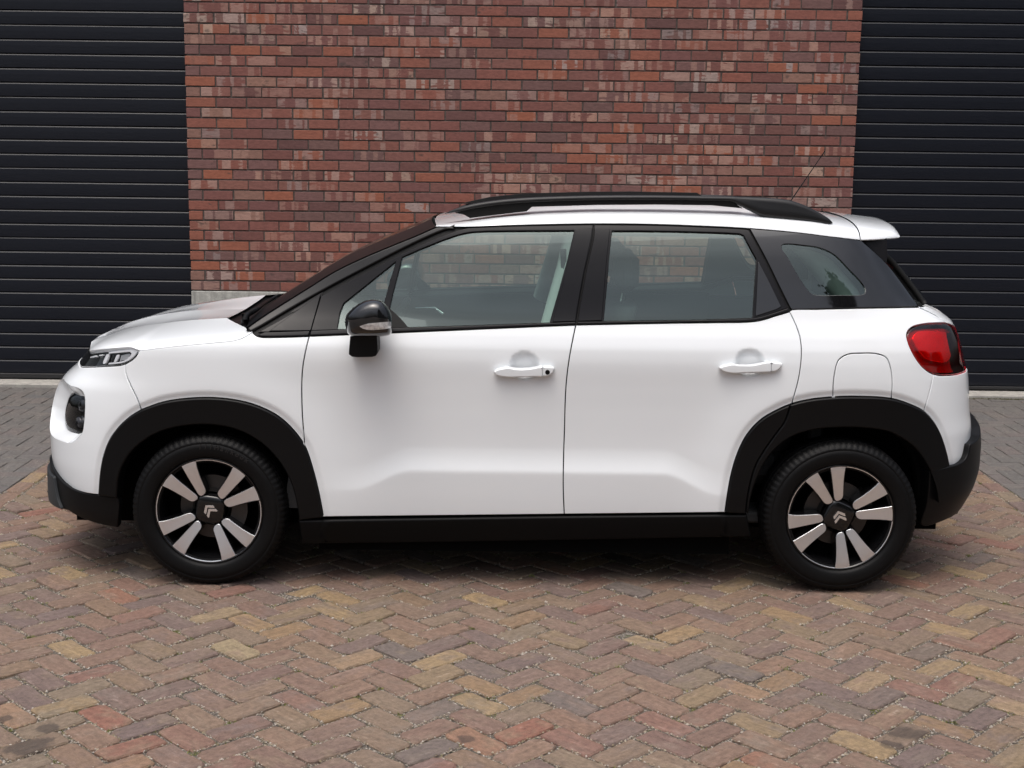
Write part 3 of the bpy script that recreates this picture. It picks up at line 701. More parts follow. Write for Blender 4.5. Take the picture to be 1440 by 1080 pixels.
# ------------------------------------------------------------------ car: panel builder
def trace(*curves, surf=None, step=3.0):
    """photo curves (each smoothed on its own, joined in order) -> outline on the body in (q, z)"""
    px = np.vstack([spline(c, step) for c in curves])
    return (surf or BODY).hit(px)
def panel_data(surf, poly, off=0.0, step=.016, gap=.0022, ret=.014, bev=.0022, holes=(), hret=True, rows=(), extra=None):
    poly = dedupe(poly)
    if area2(poly) < 0: poly = poly[::-1]
    poly = dedupe(resample(poly, step * .62))
    outer = inset(poly, gap); inner = inset(outer, bev)
    loops = [(outer, inner)]
    for h in holes:
        h = dedupe(h)
        if area2(h) > 0: h = h[::-1]
        h = dedupe(resample(h, step * .62)); loops.append((h, inset(h, bev)))
    rings = [l[1] for l in loops]
    q0, z0 = rings[0].min(0); q1, z1 = rings[0].max(0)
    gx, gz = np.meshgrid(np.arange(q0 + step * .5, q1, step), np.arange(z0 + step * .5, z1, step)); G = np.stack([gx.ravel(), gz.ravel()], 1)
    G = G[in_poly(G, rings[0])]
    for r in rings: 
        if len(G): G = G[poly_dist(G, r) > step * .42]
    for r in rings[1:]:
        if len(G): G = G[~in_poly(G, r)]
    if rows and len(G):
        G = G[poly_dist(G, rings[0]) > max(rows) + step * .3]; keep_ = []
        for d in rows:
            R_i = inset(rings[0], d); R_i = R_i[in_poly(R_i, rings[0])]; R_i = R_i[poly_dist(R_i, rings[0]) > d * .9]
            for r in rings[1:]: R_i = R_i[poly_dist(R_i, r) > step * .42]; R_i = R_i[~in_poly(R_i, r)]
            keep_.append(R_i)
        G = np.vstack([G] + keep_)
    if extra is not None and len(G):
        X = np.asarray(extra); X = X[in_poly(X, rings[0])]; X = X[poly_dist(X, rings[0]) > step * .4]
        zc_ = np.interp(G[:, 0], extra[:, 0], extra[:, 1]) if False else None
        D_ = np.min(np.abs(G[:, None, 1] - crest(G[:, 0])[:, None]), axis=1); ins_ = (G[:, 0] > -.95) & (G[:, 0] < 1.0)
        G = np.vstack([G[~((D_ < .021) & ins_)], X])
    pts = np.vstack(rings + [G]) if len(G) else np.vstack(rings)
    ed = []; n0 = 0; spans = []
    for r in rings:
        n = len(r); ed += [(n0 + i, n0 + (i + 1) % n) for i in range(n)]; spans.append((n0, n)); n0 += n
    vo, eo, fo, ov, _, _ = delaunay_2d_cdt([Vector(p) for p in pts], ed, [], 0, 1e-6)
    vo = np.array([tuple(v) for v in vo]); fo = np.array([tuple(f) for f in fo if len(f) == 3])
    c = vo[fo].mean(1); keep = in_poly(c, rings[0])
    for r in rings[1:]: keep &= ~in_poly(c, r)
    fo = fo[keep]
    a = vo[fo]; s = (a[:, 1, 0] - a[:, 0, 0]) * (a[:, 2, 1] - a[:, 0, 1]) - (a[:, 2, 0] - a[:, 0, 0]) * (a[:, 1, 1] - a[:, 0, 1])
    fo[s < 0] = fo[s < 0][:, ::-1]
    n = surf.N(vo[:, 0], vo[:, 1]); V = surf.P(vo[:, 0], vo[:, 1]) + n * off
    V = list(V); NN = list(n); F = [tuple(f) for f in fo]
    # map ring points to output vertices
    first = {}
    for k, lst in enumerate(ov):
        for i in lst: first.setdefault(i, k)
    for (outer_, inner_), (st, cnt) in zip(loops, spans):
        if st > 0 and not hret: continue
        P = surf.P(outer_[:, 0], outer_[:, 1]); nn = surf.N(outer_[:, 0], outer_[:, 1])
        Pi = surf.P(inner_[:, 0], inner_[:, 1]); o = P - Pi; o -= nn * (o * nn).sum(1, keepdims=True); o /= np.linalg.norm(o, axis=1, keepdims=True) + 1e-9
        b0 = len(V); mid = P + nn * (off - bev * .8); low = P + nn * (off - ret)
        for i in range(cnt):
            V.append(mid[i]); NN.append(o[i] * .9 + nn[i] * .35)
        for i in range(cnt):
            V.append(mid[i]); NN.append(o[i])
        for i in range(cnt):
            V.append(low[i]); NN.append(o[i])
        for i in range(cnt):
            j = (i + 1) % cnt
            a_, c_ = first.get(st + i), first.get(st + j)
            if a_ is None or c_ is None or a_ == c_: continue
            F.append((a_, b0 + i, b0 + j, c_)); F.append((b0 + cnt + i, b0 + 2 * cnt + i, b0 + 2 * cnt + j, b0 + cnt + j))
    return np.array(V), F, np.array(NN)
def mirrored(d):
    V, F, N = d; V = V.copy(); N = N.copy(); V[:, 1] *= -1; N[:, 1] *= -1
    return V, [f[::-1] for f in F], N
def joined(*ds):
    V = []; F = []; N = []; n = 0
    for v, f, nn in ds:
        V.append(v); N.append(nn); F += [tuple(i + n for i in q) for q in f]; n += len(v)
    return np.vstack(V), F, np.vstack(N)
def sided(name, d, mat, parents=(None, None)):
    """the part on the near side and its mirror image on the far side"""
    a = obj(name, mesh(name, d[0], d[1], mat, d[2]), parents[0] or car); m = mirrored(d)
    b = obj(name, mesh(name, m[0], m[1], mat, m[2]), parents[1] or car)
    return a, b
def whole(name, d, mat, parent=None):
    d = joined(d, mirrored(d)); return obj(name, mesh(name, d[0], d[1], mat, d[2]), parent or car)
def grid_data(G, flip=False):
    G = np.asarray(G, float); m, n = G.shape[:2]
    du = np.gradient(G, axis=0); dv = np.gradient(G, axis=1); N = np.cross(du, dv)
    N /= np.linalg.norm(N, axis=-1, keepdims=True) + 1e-12
    F = [(i * n + j, (i + 1) * n + j, (i + 1) * n + j + 1, i * n + j + 1) for i in range(m - 1) for j in range(n - 1)]
    if flip: F = [f[::-1] for f in F]; N = -N
    return G.reshape(-1, 3), F, N.reshape(-1, 3)
def arc_resample(C, n):
    C = np.asarray(C, float); s = np.concatenate([[0], np.cumsum(np.linalg.norm(np.diff(C, axis=0), axis=1))]); t = np.linspace(0, s[-1], n)
    return np.stack([np.interp(t, s, C[:, k]) for k in range(C.shape[1])], 1)
def to3(qz, surf=None, off=0.0):
    s = surf or BODY; qz = np.asarray(qz); return s.P(qz[:, 0], qz[:, 1]) + s.N(qz[:, 0], qz[:, 1]) * off
def local(P): return np.asarray(P) - np.array([CARX, 0, 0])
# ------------------------------------------------------------------ car: curves traced on the side view (photo pixels)
A1o = [(139.2, 696), (141.7, 663.9), (145.8, 641.7), (154, 619.4), (166.7, 601.4), (183.3, 586), (198.8, 576.5), (205.6, 573.6), (230.6, 565.3), (261, 560.6), (291.7, 559.2), (316.7, 560.6), (344.4, 565.3), (369.4, 573.6), (391.7, 585.6), (411, 602.8), (428.4, 626.6), (438.9, 655.8), (447.2, 687.8), (452.8, 715.6), (454.7, 727.2)]
A1i = [(166, 700), (168, 671), (175, 651.7), (186, 635), (202.8, 619.7), (222, 608.6), (250, 600), (286, 596.5), (316.7, 599.4), (341.7, 607), (363.9, 619.7), (383, 636.4), (398.6, 657), (411, 682), (418, 710), (420.8, 731)]
A2o = [(1019.4, 720.6), (1023.6, 692), (1029, 664), (1037.5, 636.7), (1050, 611.7), (1069, 590.8), (1091.7, 577), (1113.6, 567.8), (1139, 561.7), (1172, 558.3), (1205.6, 557.5), (1253.5, 560.6), (1283, 570), (1299, 578.6), (1313.9, 595), (1323.6, 614), (1330.6, 636.7), (1334.7, 655.6)]
A2i = [(1052, 722), (1056, 698), (1063, 676), (1075, 650), (1092, 629), (1114, 613.5), (1145, 604), (1180.6, 601), (1216.7, 602), (1248, 607), (1270, 618), (1287, 632), (1299, 650), (1307.5, 665)]
FD = [(434.7, 472.8), (430.3, 491), (425.8, 517), (424.4, 541), (425, 578), (426.8, 605.6), (428.4, 626.6)]          # wing / front door gap
DS = [(809.8, 457), (805.6, 476.7), (800.6, 504), (797, 532), (795.1, 559), (793.9, 601.7), (792.6, 643), (792.1, 685), (793.5, 723.3)]   # door / door gap
RD = [(1110.5, 438.3), (1119.4, 457), (1125, 474), (1127, 490.6), (1126.2, 512), (1122.5, 535), (1113.6, 567.8)]         # rear door / quarter gap
BELT1 = [(355, 467.5), (360, 471.9), (366, 474), (387.5, 474.4), (412.5, 473.8), (434.7, 472.8)]
BELT2 = [(434.7, 472.8), (480, 471), (600, 466), (705.6, 461.4), (809.8, 457)]
BELT3 = [(809.8, 457), (905.6, 455), (1000, 453.6), (1055, 452.6), (1072, 450), (1090, 444.5), (1110.5, 438.3)]
HOODEDGE = [(195.4, 493.3), (225, 489.3), (260, 485.4), (300, 481.8), (330, 478.5), (343, 474), (355, 466.8)]
SEAM_F = [(176, 514.4), (177, 524.8), (183, 541), (192, 559), (198.8, 576.5)]
SEAM_R = [(1312.6, 528), (1306, 556), (1299, 578.6)]
LAMP_TOP = [(123, 493.6), (140, 491.2), (158, 489.6), (176, 488.2), (186, 487.9), (192, 489.6), (195.4, 493.3)]
LAMP_BOT = [(195.4, 493.3), (191.7, 500.8), (186.7, 505.8), (179, 510.8), (170.8, 513.8), (150, 515.4), (125, 516.2), (113.5, 516.0)]
LOWTOP = [(139.2, 696), (119, 693), (101.5, 686.7), (89.6, 678.5), (80.5, 666.5)]
TAIL = [(1340, 457.5), (1333, 454.4), (1317.8, 454.0), (1298, 455.7), (1284, 459.6), (1277.5, 465), (1275.2, 471), (1277, 481), (1282.8, 495), (1290.6, 508), (1298, 517), (1307, 523.8), (1317.8, 527.7), (1333, 528.2), (1347, 526.6), (1356, 523.5)]
FLAP = [(1171.3, 558.4), (1172, 540), (1173.6, 526.7), (1179, 507), (1191.7, 498.6), (1211, 496.7), (1233, 497.5), (1246.5, 503), (1252.7, 518), (1255, 537.8), (1253.5, 560.6)]
TGSEAM = [(1291.5, 431.8), (1305, 438), (1317.8, 444.6), (1327, 450.6), (1333, 454.4)]
QBOT = [(1110.5, 438.3), (1113, 436), (1150, 435), (1186, 434), (1240, 433), (1291.5, 431.8)]
ROOFLOW = [(613, 318.3), (636, 318.4), (660.8, 318.3), (727, 316), (834, 314), (913, 314.6), (976, 316.7), (1051, 320.4), (1123, 326.7), (1165, 332), (1209, 337)]
APUP = [(346, 461.5), (368, 446), (392, 430.5), (433, 405), (472, 381), (516, 360), (553, 344.5), (585, 331.5), (613, 319)]
APLOW = [(357, 468.5), (411, 437.8), (466.7, 407), (522, 378.5), (577.8, 350), (619.4, 332), (645, 322.8), (661, 319.2)]
def dist_field(poly, x0, x1, z0, z1, h=.006):
    # distance outside a wheel-arch trim, on a lattice, read back bilinearly
    xs = np.arange(x0, x1, h); zs = np.arange(z0, z1, h); gx, gz = np.meshgrid(xs, zs, indexing='ij'); G = np.stack([gx.ravel(), gz.ravel()], 1)
    D = np.full(len(G), 9e9); a = poly[:-1]; b = poly[1:]
    for p, q in zip(a, b):
        ab = q - p; t = np.clip(((G - p) @ ab) / (ab @ ab + 1e-12), 0, 1); D = np.minimum(D, np.linalg.norm(G - p - t[:, None] * ab, axis=1))
    D[in_poly(G, np.vstack([poly, [(poly[-1][0], z0 - .1), (poly[0][0], z0 - .1)]]))] = 0
    D = D.reshape(len(xs), len(zs))
    def f(x, z):
        x = np.asarray(x, float); z = np.asarray(z, float); x, z = np.broadcast_arrays(x, z)
        u = np.clip((x - x0) / h, 0, len(xs) - 1.001); v = np.clip((z - z0) / h, 0, len(zs) - 1.001); i = u.astype(int); j = v.astype(int); u = u - i; v = v - j
        return (D[i, j] * (1 - u) + D[i + 1, j] * u) * (1 - v) + (D[i, j + 1] * (1 - u) + D[i + 1, j + 1] * u) * v
    return f
def arch_xz(c):
    h = trace(c); P = BODY.P(h[:, 0], h[:, 1]); return P[:, [0, 2]]
_l = (dist_field(arch_xz(A1o), -2.1, -.2, .15, 1.25), dist_field(arch_xz(A2o), .4, 2.0, .15, 1.25))
LIP = _l
qz = {k: trace(v) for k, v in dict(A1o=A1o, A1i=A1i, A2o=A2o, A2i=A2i, FD=FD, DS=DS, RD=RD, BELT1=BELT1, BELT2=BELT2, BELT3=BELT3, HOODEDGE=HOODEDGE, SEAM_F=SEAM_F, SEAM_R=SEAM_R, LAMP_TOP=LAMP_TOP, LAMP_BOT=LAMP_BOT, LOWTOP=LOWTOP, TAIL=TAIL, FLAP=FLAP, TGSEAM=TGSEAM, QBOT=QBOT, ROOFLOW=ROOFLOW, APUP=APUP, APLOW=APLOW).items()}
def cut(c, p, q):
    """the stretch of a traced curve between the points nearest to two photo pixels"""
    a, b = BODY.hit(np.array([p, q], float)); c = qz[c] if isinstance(c, str) else c
    i = int(np.argmin(np.linalg.norm(c - a, axis=1))); j = int(np.argmin(np.linalg.norm(c - b, axis=1)))
    return c[i:j + 1] if i <= j else c[j:i + 1][::-1]
def loop(*cs): return np.vstack(cs)
ROCK = lambda a, b: trace([a, ((a[0] + b[0]) / 2, (a[1] + b[1]) / 2), b])
QF, QR = Q0 - FLEN, Q1 + RLEN
def crest(x): return .415 + .085 * sst(-.72, -.46, x) * (1 - sst(.56, .80, x))
_cx = np.arange(-.94, 1.0, .011)
CREST_PTS = np.vstack([np.stack([_cx, crest(_cx) + d], 1) for d in (-.018, -.011, -.0065, -.003, 0, .003, .0065, .011, .018)])
ROWS = (.006, .012, .018, .025, .033)
# ------------------------------------------------------------------ car: white panels
wing = loop(qz['SEAM_F'][::-1][:0], qz['SEAM_F'], cut('A1o', (198.8, 576.5), (428.4, 626.6)), qz['FD'][::-1], qz['BELT1'][::-1], qz['HOODEDGE'][::-1], cut('LAMP_BOT', (195.4, 493.3), (176, 512.4)))
sided('fender', panel_data(BODY, wing, rows=ROWS), M_WHITE)
fdoor = loop(qz['FD'], cut('A1o', (428.4, 626.6), (454.7, 727.2)), ROCK((454.7, 727.0), (793.5, 723.3)), qz['DS'][::-1], qz['BELT2'][::-1])
DOOR1 = sided('car_door', panel_data(BODY, fdoor, step=.0095, rows=ROWS, extra=CREST_PTS), M_WHITE)
rdoor = loop(qz['DS'], ROCK((793.5, 723.3), (1019.4, 720.8)), cut('A2o', (1019.4, 720.6), (1113.6, 567.8)), qz['RD'][::-1], qz['BELT3'][::-1])
DOOR2 = sided('car_door', panel_data(BODY, rdoor, step=.0095, rows=ROWS, extra=CREST_PTS), M_WHITE)
quarter = loop(qz['RD'], cut('A2o', (1113.6, 567.8), (1171.3, 558.4)), qz['FLAP'], cut('A2o', (1253.5, 560.6), (1299, 578.6)), qz['SEAM_R'][::-1], cut('TAIL', (1312.6, 526), (1333, 454.4)), qz['TGSEAM'][::-1], qz['QBOT'][::-1])
QUARTER = sided('quarter_panel', panel_data(BODY, quarter, rows=ROWS), M_WHITE)
flap = loop(qz['FLAP'], cut('A2o', (1253.5, 560.6), (1171.3, 558.4)))
obj('fuel_flap', mesh('fuel_flap', *(lambda d: (d[0], d[1], M_WHITE, d[2]))(panel_data(BODY, flap, rows=ROWS))), QUARTER[0])
# front bumper, with the headlamp pocket left open
zl = float(qz['LAMP_BOT'][-1][1]); zb = float(qz['LOWTOP'][-1][1])
fb = loop(qz['SEAM_F'][::-1], cut('LAMP_BOT', (176, 512.4), (113.5, 516)), [(qz['LAMP_BOT'][-1][0] - .12, zl + .004), (QF, zl + .01)], [(QF, .455)], [(qz['LOWTOP'][-1][0] - .25, .45), (qz['LOWTOP'][-1][0] - .08, zb + .02)], qz['LOWTOP'][::-1], cut('A1o', (139.2, 696), (198.8, 576.5)))
POCKET_R = trace([(100, 543.2), (110, 546), (116.5, 551), (119, 559), (119.4, 570), (119, 581), (117.8, 596), (115.6, 607.8), (111, 615), (104, 620.8), (96, 622.6)])
pz0, pz1 = POCKET_R[-1][1], POCKET_R[0][1]; pq = POCKET_R[:, 0].min()
pocket = loop(POCKET_R, spline([tuple(POCKET_R[-1]), (pq - .09, pz0 - .001), (pq - .17, pz0 + .007), (pq - .25, pz0 + .036), (pq - .295, pz0 + .09), (pq - .298, (pz0 + pz1) / 2), (pq - .29, pz1 - .07), (pq - .25, pz1 - .016), (pq - .18, pz1 + .003), (pq - .09, pz1 + .004), tuple(POCKET_R[0])], .008)[1:-1])
whole('bumper', panel_data(BODY, fb, holes=[pocket], step=.015, rows=ROWS), M_WHITE)
BUMPF = car.children[-1]
# ------------------------------------------------------------------ car: rest of the shell
# tail: painted bumper, tailgate, dark lower bumper
zt = float(qz['TAIL'][-1][1]); qt = float(qz['TAIL'][-1][0])
RB = trace([(1334.7, 655.8), (1345.6, 653.0), (1352, 649), (1357, 643), (1360, 636)])
rb = loop(qz['SEAM_R'], cut('A2o', (1299, 578.6), (1334.7, 655.6)), RB, [(RB[-1][0] + .06, RB[-1][1] + .05), (RB[-1][0] + .20, .60), (RB[-1][0] + .45, .62), (QR, .62)], [(QR, zt - .002), (qt + .05, zt - .002)], cut('TAIL', (1356, 523.5), (1312.6, 526.4)))
whole('bumper', panel_data(BODY, rb, rows=ROWS), M_WHITE)
tg = loop(qz['TGSEAM'], cut('TAIL', (1333, 454.4), (1340, 457.5)), [(qz['TAIL'][0][0] + .10, qz['TAIL'][0][1] - .012), (qz['TAIL'][0][0] + .22, .97), (qt + .28, zt + .004)], [(QR, zt + .004), (QR, 1.142), (qz['TGSEAM'][0][0] + .40, 1.142), (qz['TGSEAM'][0][0] + .20, 1.140)], trace([(1302, 429.8), (1296.5, 430.8), (1291.5, 431.8)]))
TAILGATE = whole('tailgate', panel_data(BODY, tg, rows=ROWS[:3]), M_WHITE)
lr = loop(trace([(1306.7, 662.5), (1320, 659.5), (1334.7, 655.8), (1345.6, 653.0), (1355, 647.5), (1360, 640), (1363.5, 625)], surf=LOWR), [(2.05, .62), (2.16, .655), (2.28, .685), (2.40, .70), (QR, .70), (QR, .335), (2.40, .325), (2.15, .305), (2.0, .288)], trace([(1332.6, 729.4), (1314, 736.9), (1301, 739.6), (1295, 737), (1302, 710), (1305, 690), (1306.7, 667)], surf=LOWR))
whole('bumper_guard', panel_data(LOWR, lr, off=.004, gap=0, ret=.07, bev=.006), M_TRIM)
# nose: dark lower bumper with the grey skid plate round the front
lowbot = trace([(166, 741.5), (149, 738.5), (126.7, 732.6), (107, 724), (97, 717.5)], surf=LOWF)
lt = trace(LOWTOP[:-1], surf=LOWF)
lf = loop(trace([(166, 741.5), (166, 700), (152, 697.8), (139.2, 696)], surf=LOWF), lt[1:], [(lt[-1][0] - .10, lt[-1][1] + .03), (lt[-1][0] - .25, .445), (QF, .45), (QF, .250), (lowbot[-1][0] - .35, .255), (lowbot[-1][0] - .12, .263)], lowbot[::-1])
whole('bumper_guard', panel_data(LOWF, lf, off=.004, gap=0, ret=.03, bev=.005), M_TRIM)
skid = np.vstack([[(QF, .41), (QF, .262), (lowbot[-1][0] - .25, .264)], trace([(91, 714.5), (86, 703), (82.5, 687), (80, 670)], surf=LOWF)])
whole('skid_plate', panel_data(LOWF, skid, off=.017, gap=0, ret=.02, bev=.004), M_SKID)
gq = qz['LAMP_BOT'][-1][0]
whole('grille', panel_data(BODY, [(gq - .42, .66), (QF, .66), (QF, .83), (gq - .40, .83), (gq - .36, .80), (gq - .36, .69)], off=.004, gap=0, ret=.012), M_GLOSSB)
GR = car.children[-1]
# wheel-arch trims: the rear one is split where the door opens
t1 = loop(qz['A1o'], qz['A1i'][::-1])
TRIM_OFF = .012
sided('wheel_arch_trim', panel_data(BODY, t1, off=TRIM_OFF, gap=.0004, ret=.06, bev=.008, step=.012), M_TRIM)
SPL = trace([(1111, 569.2), (1103, 592), (1091, 609), (1076, 630), (1062, 654), (1055, 676), (1050, 702), (1048, 722)])
t2d = loop(cut('A2o', (1019.4, 720.6), (1111, 568.8)), SPL)
sided('wheel_arch_trim', panel_data(BODY, t2d, off=TRIM_OFF, gap=.0012, ret=.05, bev=.006, step=.012), M_TRIM)
t2 = loop(cut('A2o', (1111, 568.8), (1334.7, 655.6)), qz['A2i'][::-1], SPL[::-1][1:-1])
sided('wheel_arch_trim', panel_data(BODY, t2, off=TRIM_OFF, gap=.0012, ret=.06, bev=.008, step=.012), M_TRIM)
sill = loop(trace([(420, 731.0), (600, 728.4), (793.5, 725.6), (1050, 723.2)]), trace([(1056, 754), (793, 759), (600, 762), (424, 764)]))  # lower edge carried down as a black strip to darken the space beneath
sl = panel_data(BODY, sill, off=.010, gap=.0005, ret=.05, bev=.010, step=.02); sided('sill_trim', sl, M_SILL)
# inner shell, wheel wells and floor: all dark; the shell's black stands for the shade in the panel gaps
def arcpts(wx, wz, R, a0, a1, n=26): return [(wx + R * math.cos(math.radians(a0 + (a1 - a0) * i / n)), wz + R * math.sin(math.radians(a0 + (a1 - a0) * i / n))) for i in range(n + 1)]
pkt = dedupe(pocket); pkt = pkt if area2(pkt) > 0 else pkt[::-1]
INN = Surf(BODY_XF, BODY_XR, -.045, usefeat=False)
shell = [(QF, .26), (QF, .94), (-1.85, .94), (-1.55, .985), (-1.05, 1.05), (1.6, 1.08), (2.15, 1.06), (QR, 1.06), (QR, .30), (1.76, .27)] + arcpts(1.302, .322, .425, -8, 188) + [(.85, .245), (-.85, .245)] + arcpts(-1.302, .322, .425, -8, 188) + [(-1.76, .27)]
whole('body_shell', panel_data(INN, shell, step=.05, ret=.03, holes=[inset(pkt, .004)], hret=False), M_DARK)
fl = MB(); fl.box((-.86, -.76, .138), (.86, .76, .26)); fl.box((-1.95, -.52, .185), (-.86, .52, .30)); fl.box((.86, -.52, .19), (1.80, .52, .32))  # floor set low to block light and deepen the shade under the car
fl.box((-1.75, -.55, .26), (-.90, .55, .9)); fl.box((.9, -.55, .28), (1.72, .55, .85)); fl.tube([(1.2, -.30, .22), (1.80, -.40, .26), (1.92, -.42, .27)], .035, 10); fl.build('underbody', M_DARK, car)
for wx, wz in WHEELS:
    for s in (-1, 1):
        V, F = [], []; n = 30
        for i in range(n + 1):
            a = math.radians(8 + 164 * i / n)
            for y in (.805, .54): V.append((wx + .418 * math.cos(a), s * y, wz + .418 * math.sin(a)))
        for i in range(n): F.append((2 * i, 2 * i + 1, 2 * i + 3, 2 * i + 2))
        V.append((wx, s * .54, wz)); c = len(V) - 1
        for i in range(n): F.append((2 * i + 1, c, 2 * i + 3))
        obj('wheel_well', mesh('wheel_well', V, F, M_DARK, smooth=False), car)
# ------------------------------------------------------------------ car: bonnet, windscreen, roof
NB = 90
front_ext = [(-1.905, 0.0, .952)]
Ecurve = np.vstack([to3([(QF, .957), (QF + .22, .957), (QF + .42, .957)]), to3(qz['LAMP_TOP'][::1][1:-6]), to3(qz['HOODEDGE'][1:])])
Ecurve = arc_resample(Ecurve, NB)
def at_ly(uv, y): return local(at_y(np.array(uv, float), y))
Mc = np.vstack([[(-1.874, -.02, .970), (-1.873, -.11, .968)], [at_ly(p, y) for p, y in (((150, 469.5), -.20), ((175, 463), -.27), ((200, 458.3), -.32), ((220, 455.8), -.36), ((250, 452), -.40), ((285, 449), -.44), ((319, 447.2), -.47))]])
Mc = arc_resample(spline(Mc, .03), NB)
Cc = np.vstack([[(-1.874, 0, .971)], [at_ly(p, 0.0) for p in ((180.5, 454), (208, 446), (236, 441), (262, 437.5), (300, 435.5), (345, 435))], ]); Cc = arc_resample(spline(Cc, .03), NB)
_s = np.linspace(0, 1, NB)[:, None]
# match the rails by how far back they run, so the rows stay roughly crosswise
def by_x(C, xs):
    o = np.argsort(C[:, 0]); return np.stack([np.interp(xs, C[o, 0], C[o, k]) for k in range(3)], 1)
def bonnet():
    k = np.linspace(0, 1, NB)
    rows = []
    for i in range(NB):
        E, M, C = Ecurve[i], Mc[i], Cc[i]
        bl = sst(.15, .55, i / NB); P1 = E + np.array([0, 0, 1]) * (M[2] - E[2]) * (.34 + .28 * bl) + (M - E) * np.array([.06, .06, 0]) * (3.2 - 2.2 * bl)
        P2 = M + (E - M) * np.array([.42, .42, 0]) + np.array([0, 0, -.010])
        r = []
        for t in np.linspace(0, 1, 15): r.append((1 - t) ** 3 * E + 3 * (1 - t) ** 2 * t * P1 + 3 * (1 - t) * t * t * P2 + t ** 3 * M)
        rows.append(r)
    A = np.array(rows)
    rows2 = []
    for i in range(NB):
        M, C = Mc[i], Cc[i]; r = []
        for t in np.linspace(0, 1, 12):
            p = M * (1 - t) + C * t; p = p + np.array([0, 0, -.004 * math.sin(math.pi * t) * (1 - t)]); r.append(p)
        rows2.append(r)
    return A, np.array(rows2)
HA, HB = bonnet()
d1 = grid_data(HA, False)
def up(d): 
    V, F, N = d
    return d if N[:, 2].mean() > 0 else (V, [f[::-1] for f in F], -N)
d1 = up(d1); d2 = up(grid_data(HB))
# edge returns so that the gap to the wing reads as a real gap
er = np.stack([Ecurve, Ecurve + np.array([0, .012, -.016])], 1); d3 = grid_data(er)
if d3[2][:, 1].mean() > 0: d3 = (d3[0], [f[::-1] for f in d3[1]], -d3[2])
whole('bonnet', joined(d1, d2, d3), M_WHITE)
# cowl and wipers
wsb_e = to3(qz['APUP'])[0]
ap = arc_resample(to3(qz['APUP']), 40)
def windscreen():
    rows = []
    for i, E in enumerate(ap):
        t = i / (len(ap) - 1); bow = .050 * (1 - t) + .046 * t
        C = np.array([E[0] - bow, 0, E[2] + .004 + .010 * t]); Mid = np.array([E[0] - bow * .98, E[1] * .56, E[2] + .004 + .008 * t])
        rows.append([(1 - u) ** 2 * E + 2 * u * (1 - u) * Mid + u * u * C for u in np.linspace(0, 1, 18)])
    return np.array(rows)
WS = windscreen()
# cowl: closes the space between the bonnet and the foot of the glass
rear_edge = arc_resample(np.vstack([HA[-1], HB[-1][1:]]), 24); foot_ = arc_resample(WS[0], 24)
cw = np.array([[a + (b - a) * t + np.array([0, 0, -.014 + .012 * t - .016 * math.sin(math.pi * t)]) for t in np.linspace(-.12, 1.03, 8)] for a, b in zip(rear_edge, foot_)])
whole('cowl', up(grid_data(cw)), M_TRIM)
WSO = whole('windscreen', up(grid_data(WS)), M_WSGLASS)
M_FRIT = pmat('black_ceramic_print', (.004, .004, .0045), .35, spec=.2)
FR = up(grid_data(WS[:, :12] + np.array([0, 0, .0012])))
for d_ in (FR, mirrored(FR)): obj('frit', mesh('frit', d_[0], d_[1], M_FRIT, d_[2]), WSO)
def on_ws(i, j, h): 
    return WS[i][j] + np.array([-.35, 0, .9]) * h
wp = MB()
for a, b_, m_ in (((3, 4), (8, 17), 1), ((2, 12), (5, 17), -1)):
    pass
def wsp(i, j, h): return WS[i][j] + np.array([-.42, 0, .9]) * h
w1 = [cw[9][5] + np.array([0, 0, .03]), wsp(1, 7, .022), wsp(1, 10, .016), wsp(2, 14, .014), wsp(3, 17, .012)]
w2 = [cw[5][4] + np.array([0, 0, .03]), wsp(0, 4, .030), wsp(0, 8, .024), wsp(0, 12, .020)]
wp = MB(); wp.tube(w1, [.013, .012, .009, .007, .005], 8); wp.tube([p + np.array([-.015, .0, -.014]) for p in w1[1:]], .0055, 6); wp.tube([w1[0] + np.array([0, 0, -.03]), w1[0] + np.array([0, 0, .012])], .016, 10); wp.build('wiper', M_TRIM, car, smooth=True)
wp = MB(); wp.tube(w2, [.012, .011, .007, .005], 8); wp.tube([p + np.array([-.012, 0, -.012]) for p in w2], .0055, 6); wp.tube([w2[0] + np.array([0, 0, -.03]), w2[0] + np.array([0, 0, .012])], .015, 10); wp.build('wiper', M_TRIM, car, smooth=True)
# roof: from the gutter over the shoulder to the crown
rl = arc_resample(to3(qz['ROOFLOW']), 70)
CROWN = pchip([-.62, -.45, -.39, -.30, -.13, .06, .32, .58, .84, 1.167, 1.365, 1.477, 1.70], [1.490, 1.494, 1.497, 1.510, 1.546, 1.573, 1.587, 1.589, 1.586, 1.566, 1.535, 1.519, 1.500])
def roof_row(E, nx=22):
    x = E[0]; zc = float(CROWN(x)); C = np.array([x, 0, zc]); h = zc - E[2]
    P1 = E + np.array([0, .014, h * .80]); P2 = np.array([x, E[1] * .55, zc - .002])
    return [(1 - t) ** 3 * E + 3 * (1 - t) ** 2 * t * P1 + 3 * (1 - t) * t * t * P2 + t ** 3 * C for t in np.linspace(0, 1, nx) ** 1.0]
bowf = lambda x, y: 0
RG = np.array([roof_row(E) for E in rl])
# bend the front rows forward in the middle so the leading edge meets the windscreen
for i in range(len(RG)):
    s_ = max(0, 1 - i / 14.0)
    RG[i][:, 0] -= .030 * s_ * (1 - np.clip(np.abs(RG[i][:, 1]) / .60, 0, 1) ** 2)
whole('roof', up(grid_data(RG)), M_WHITE)
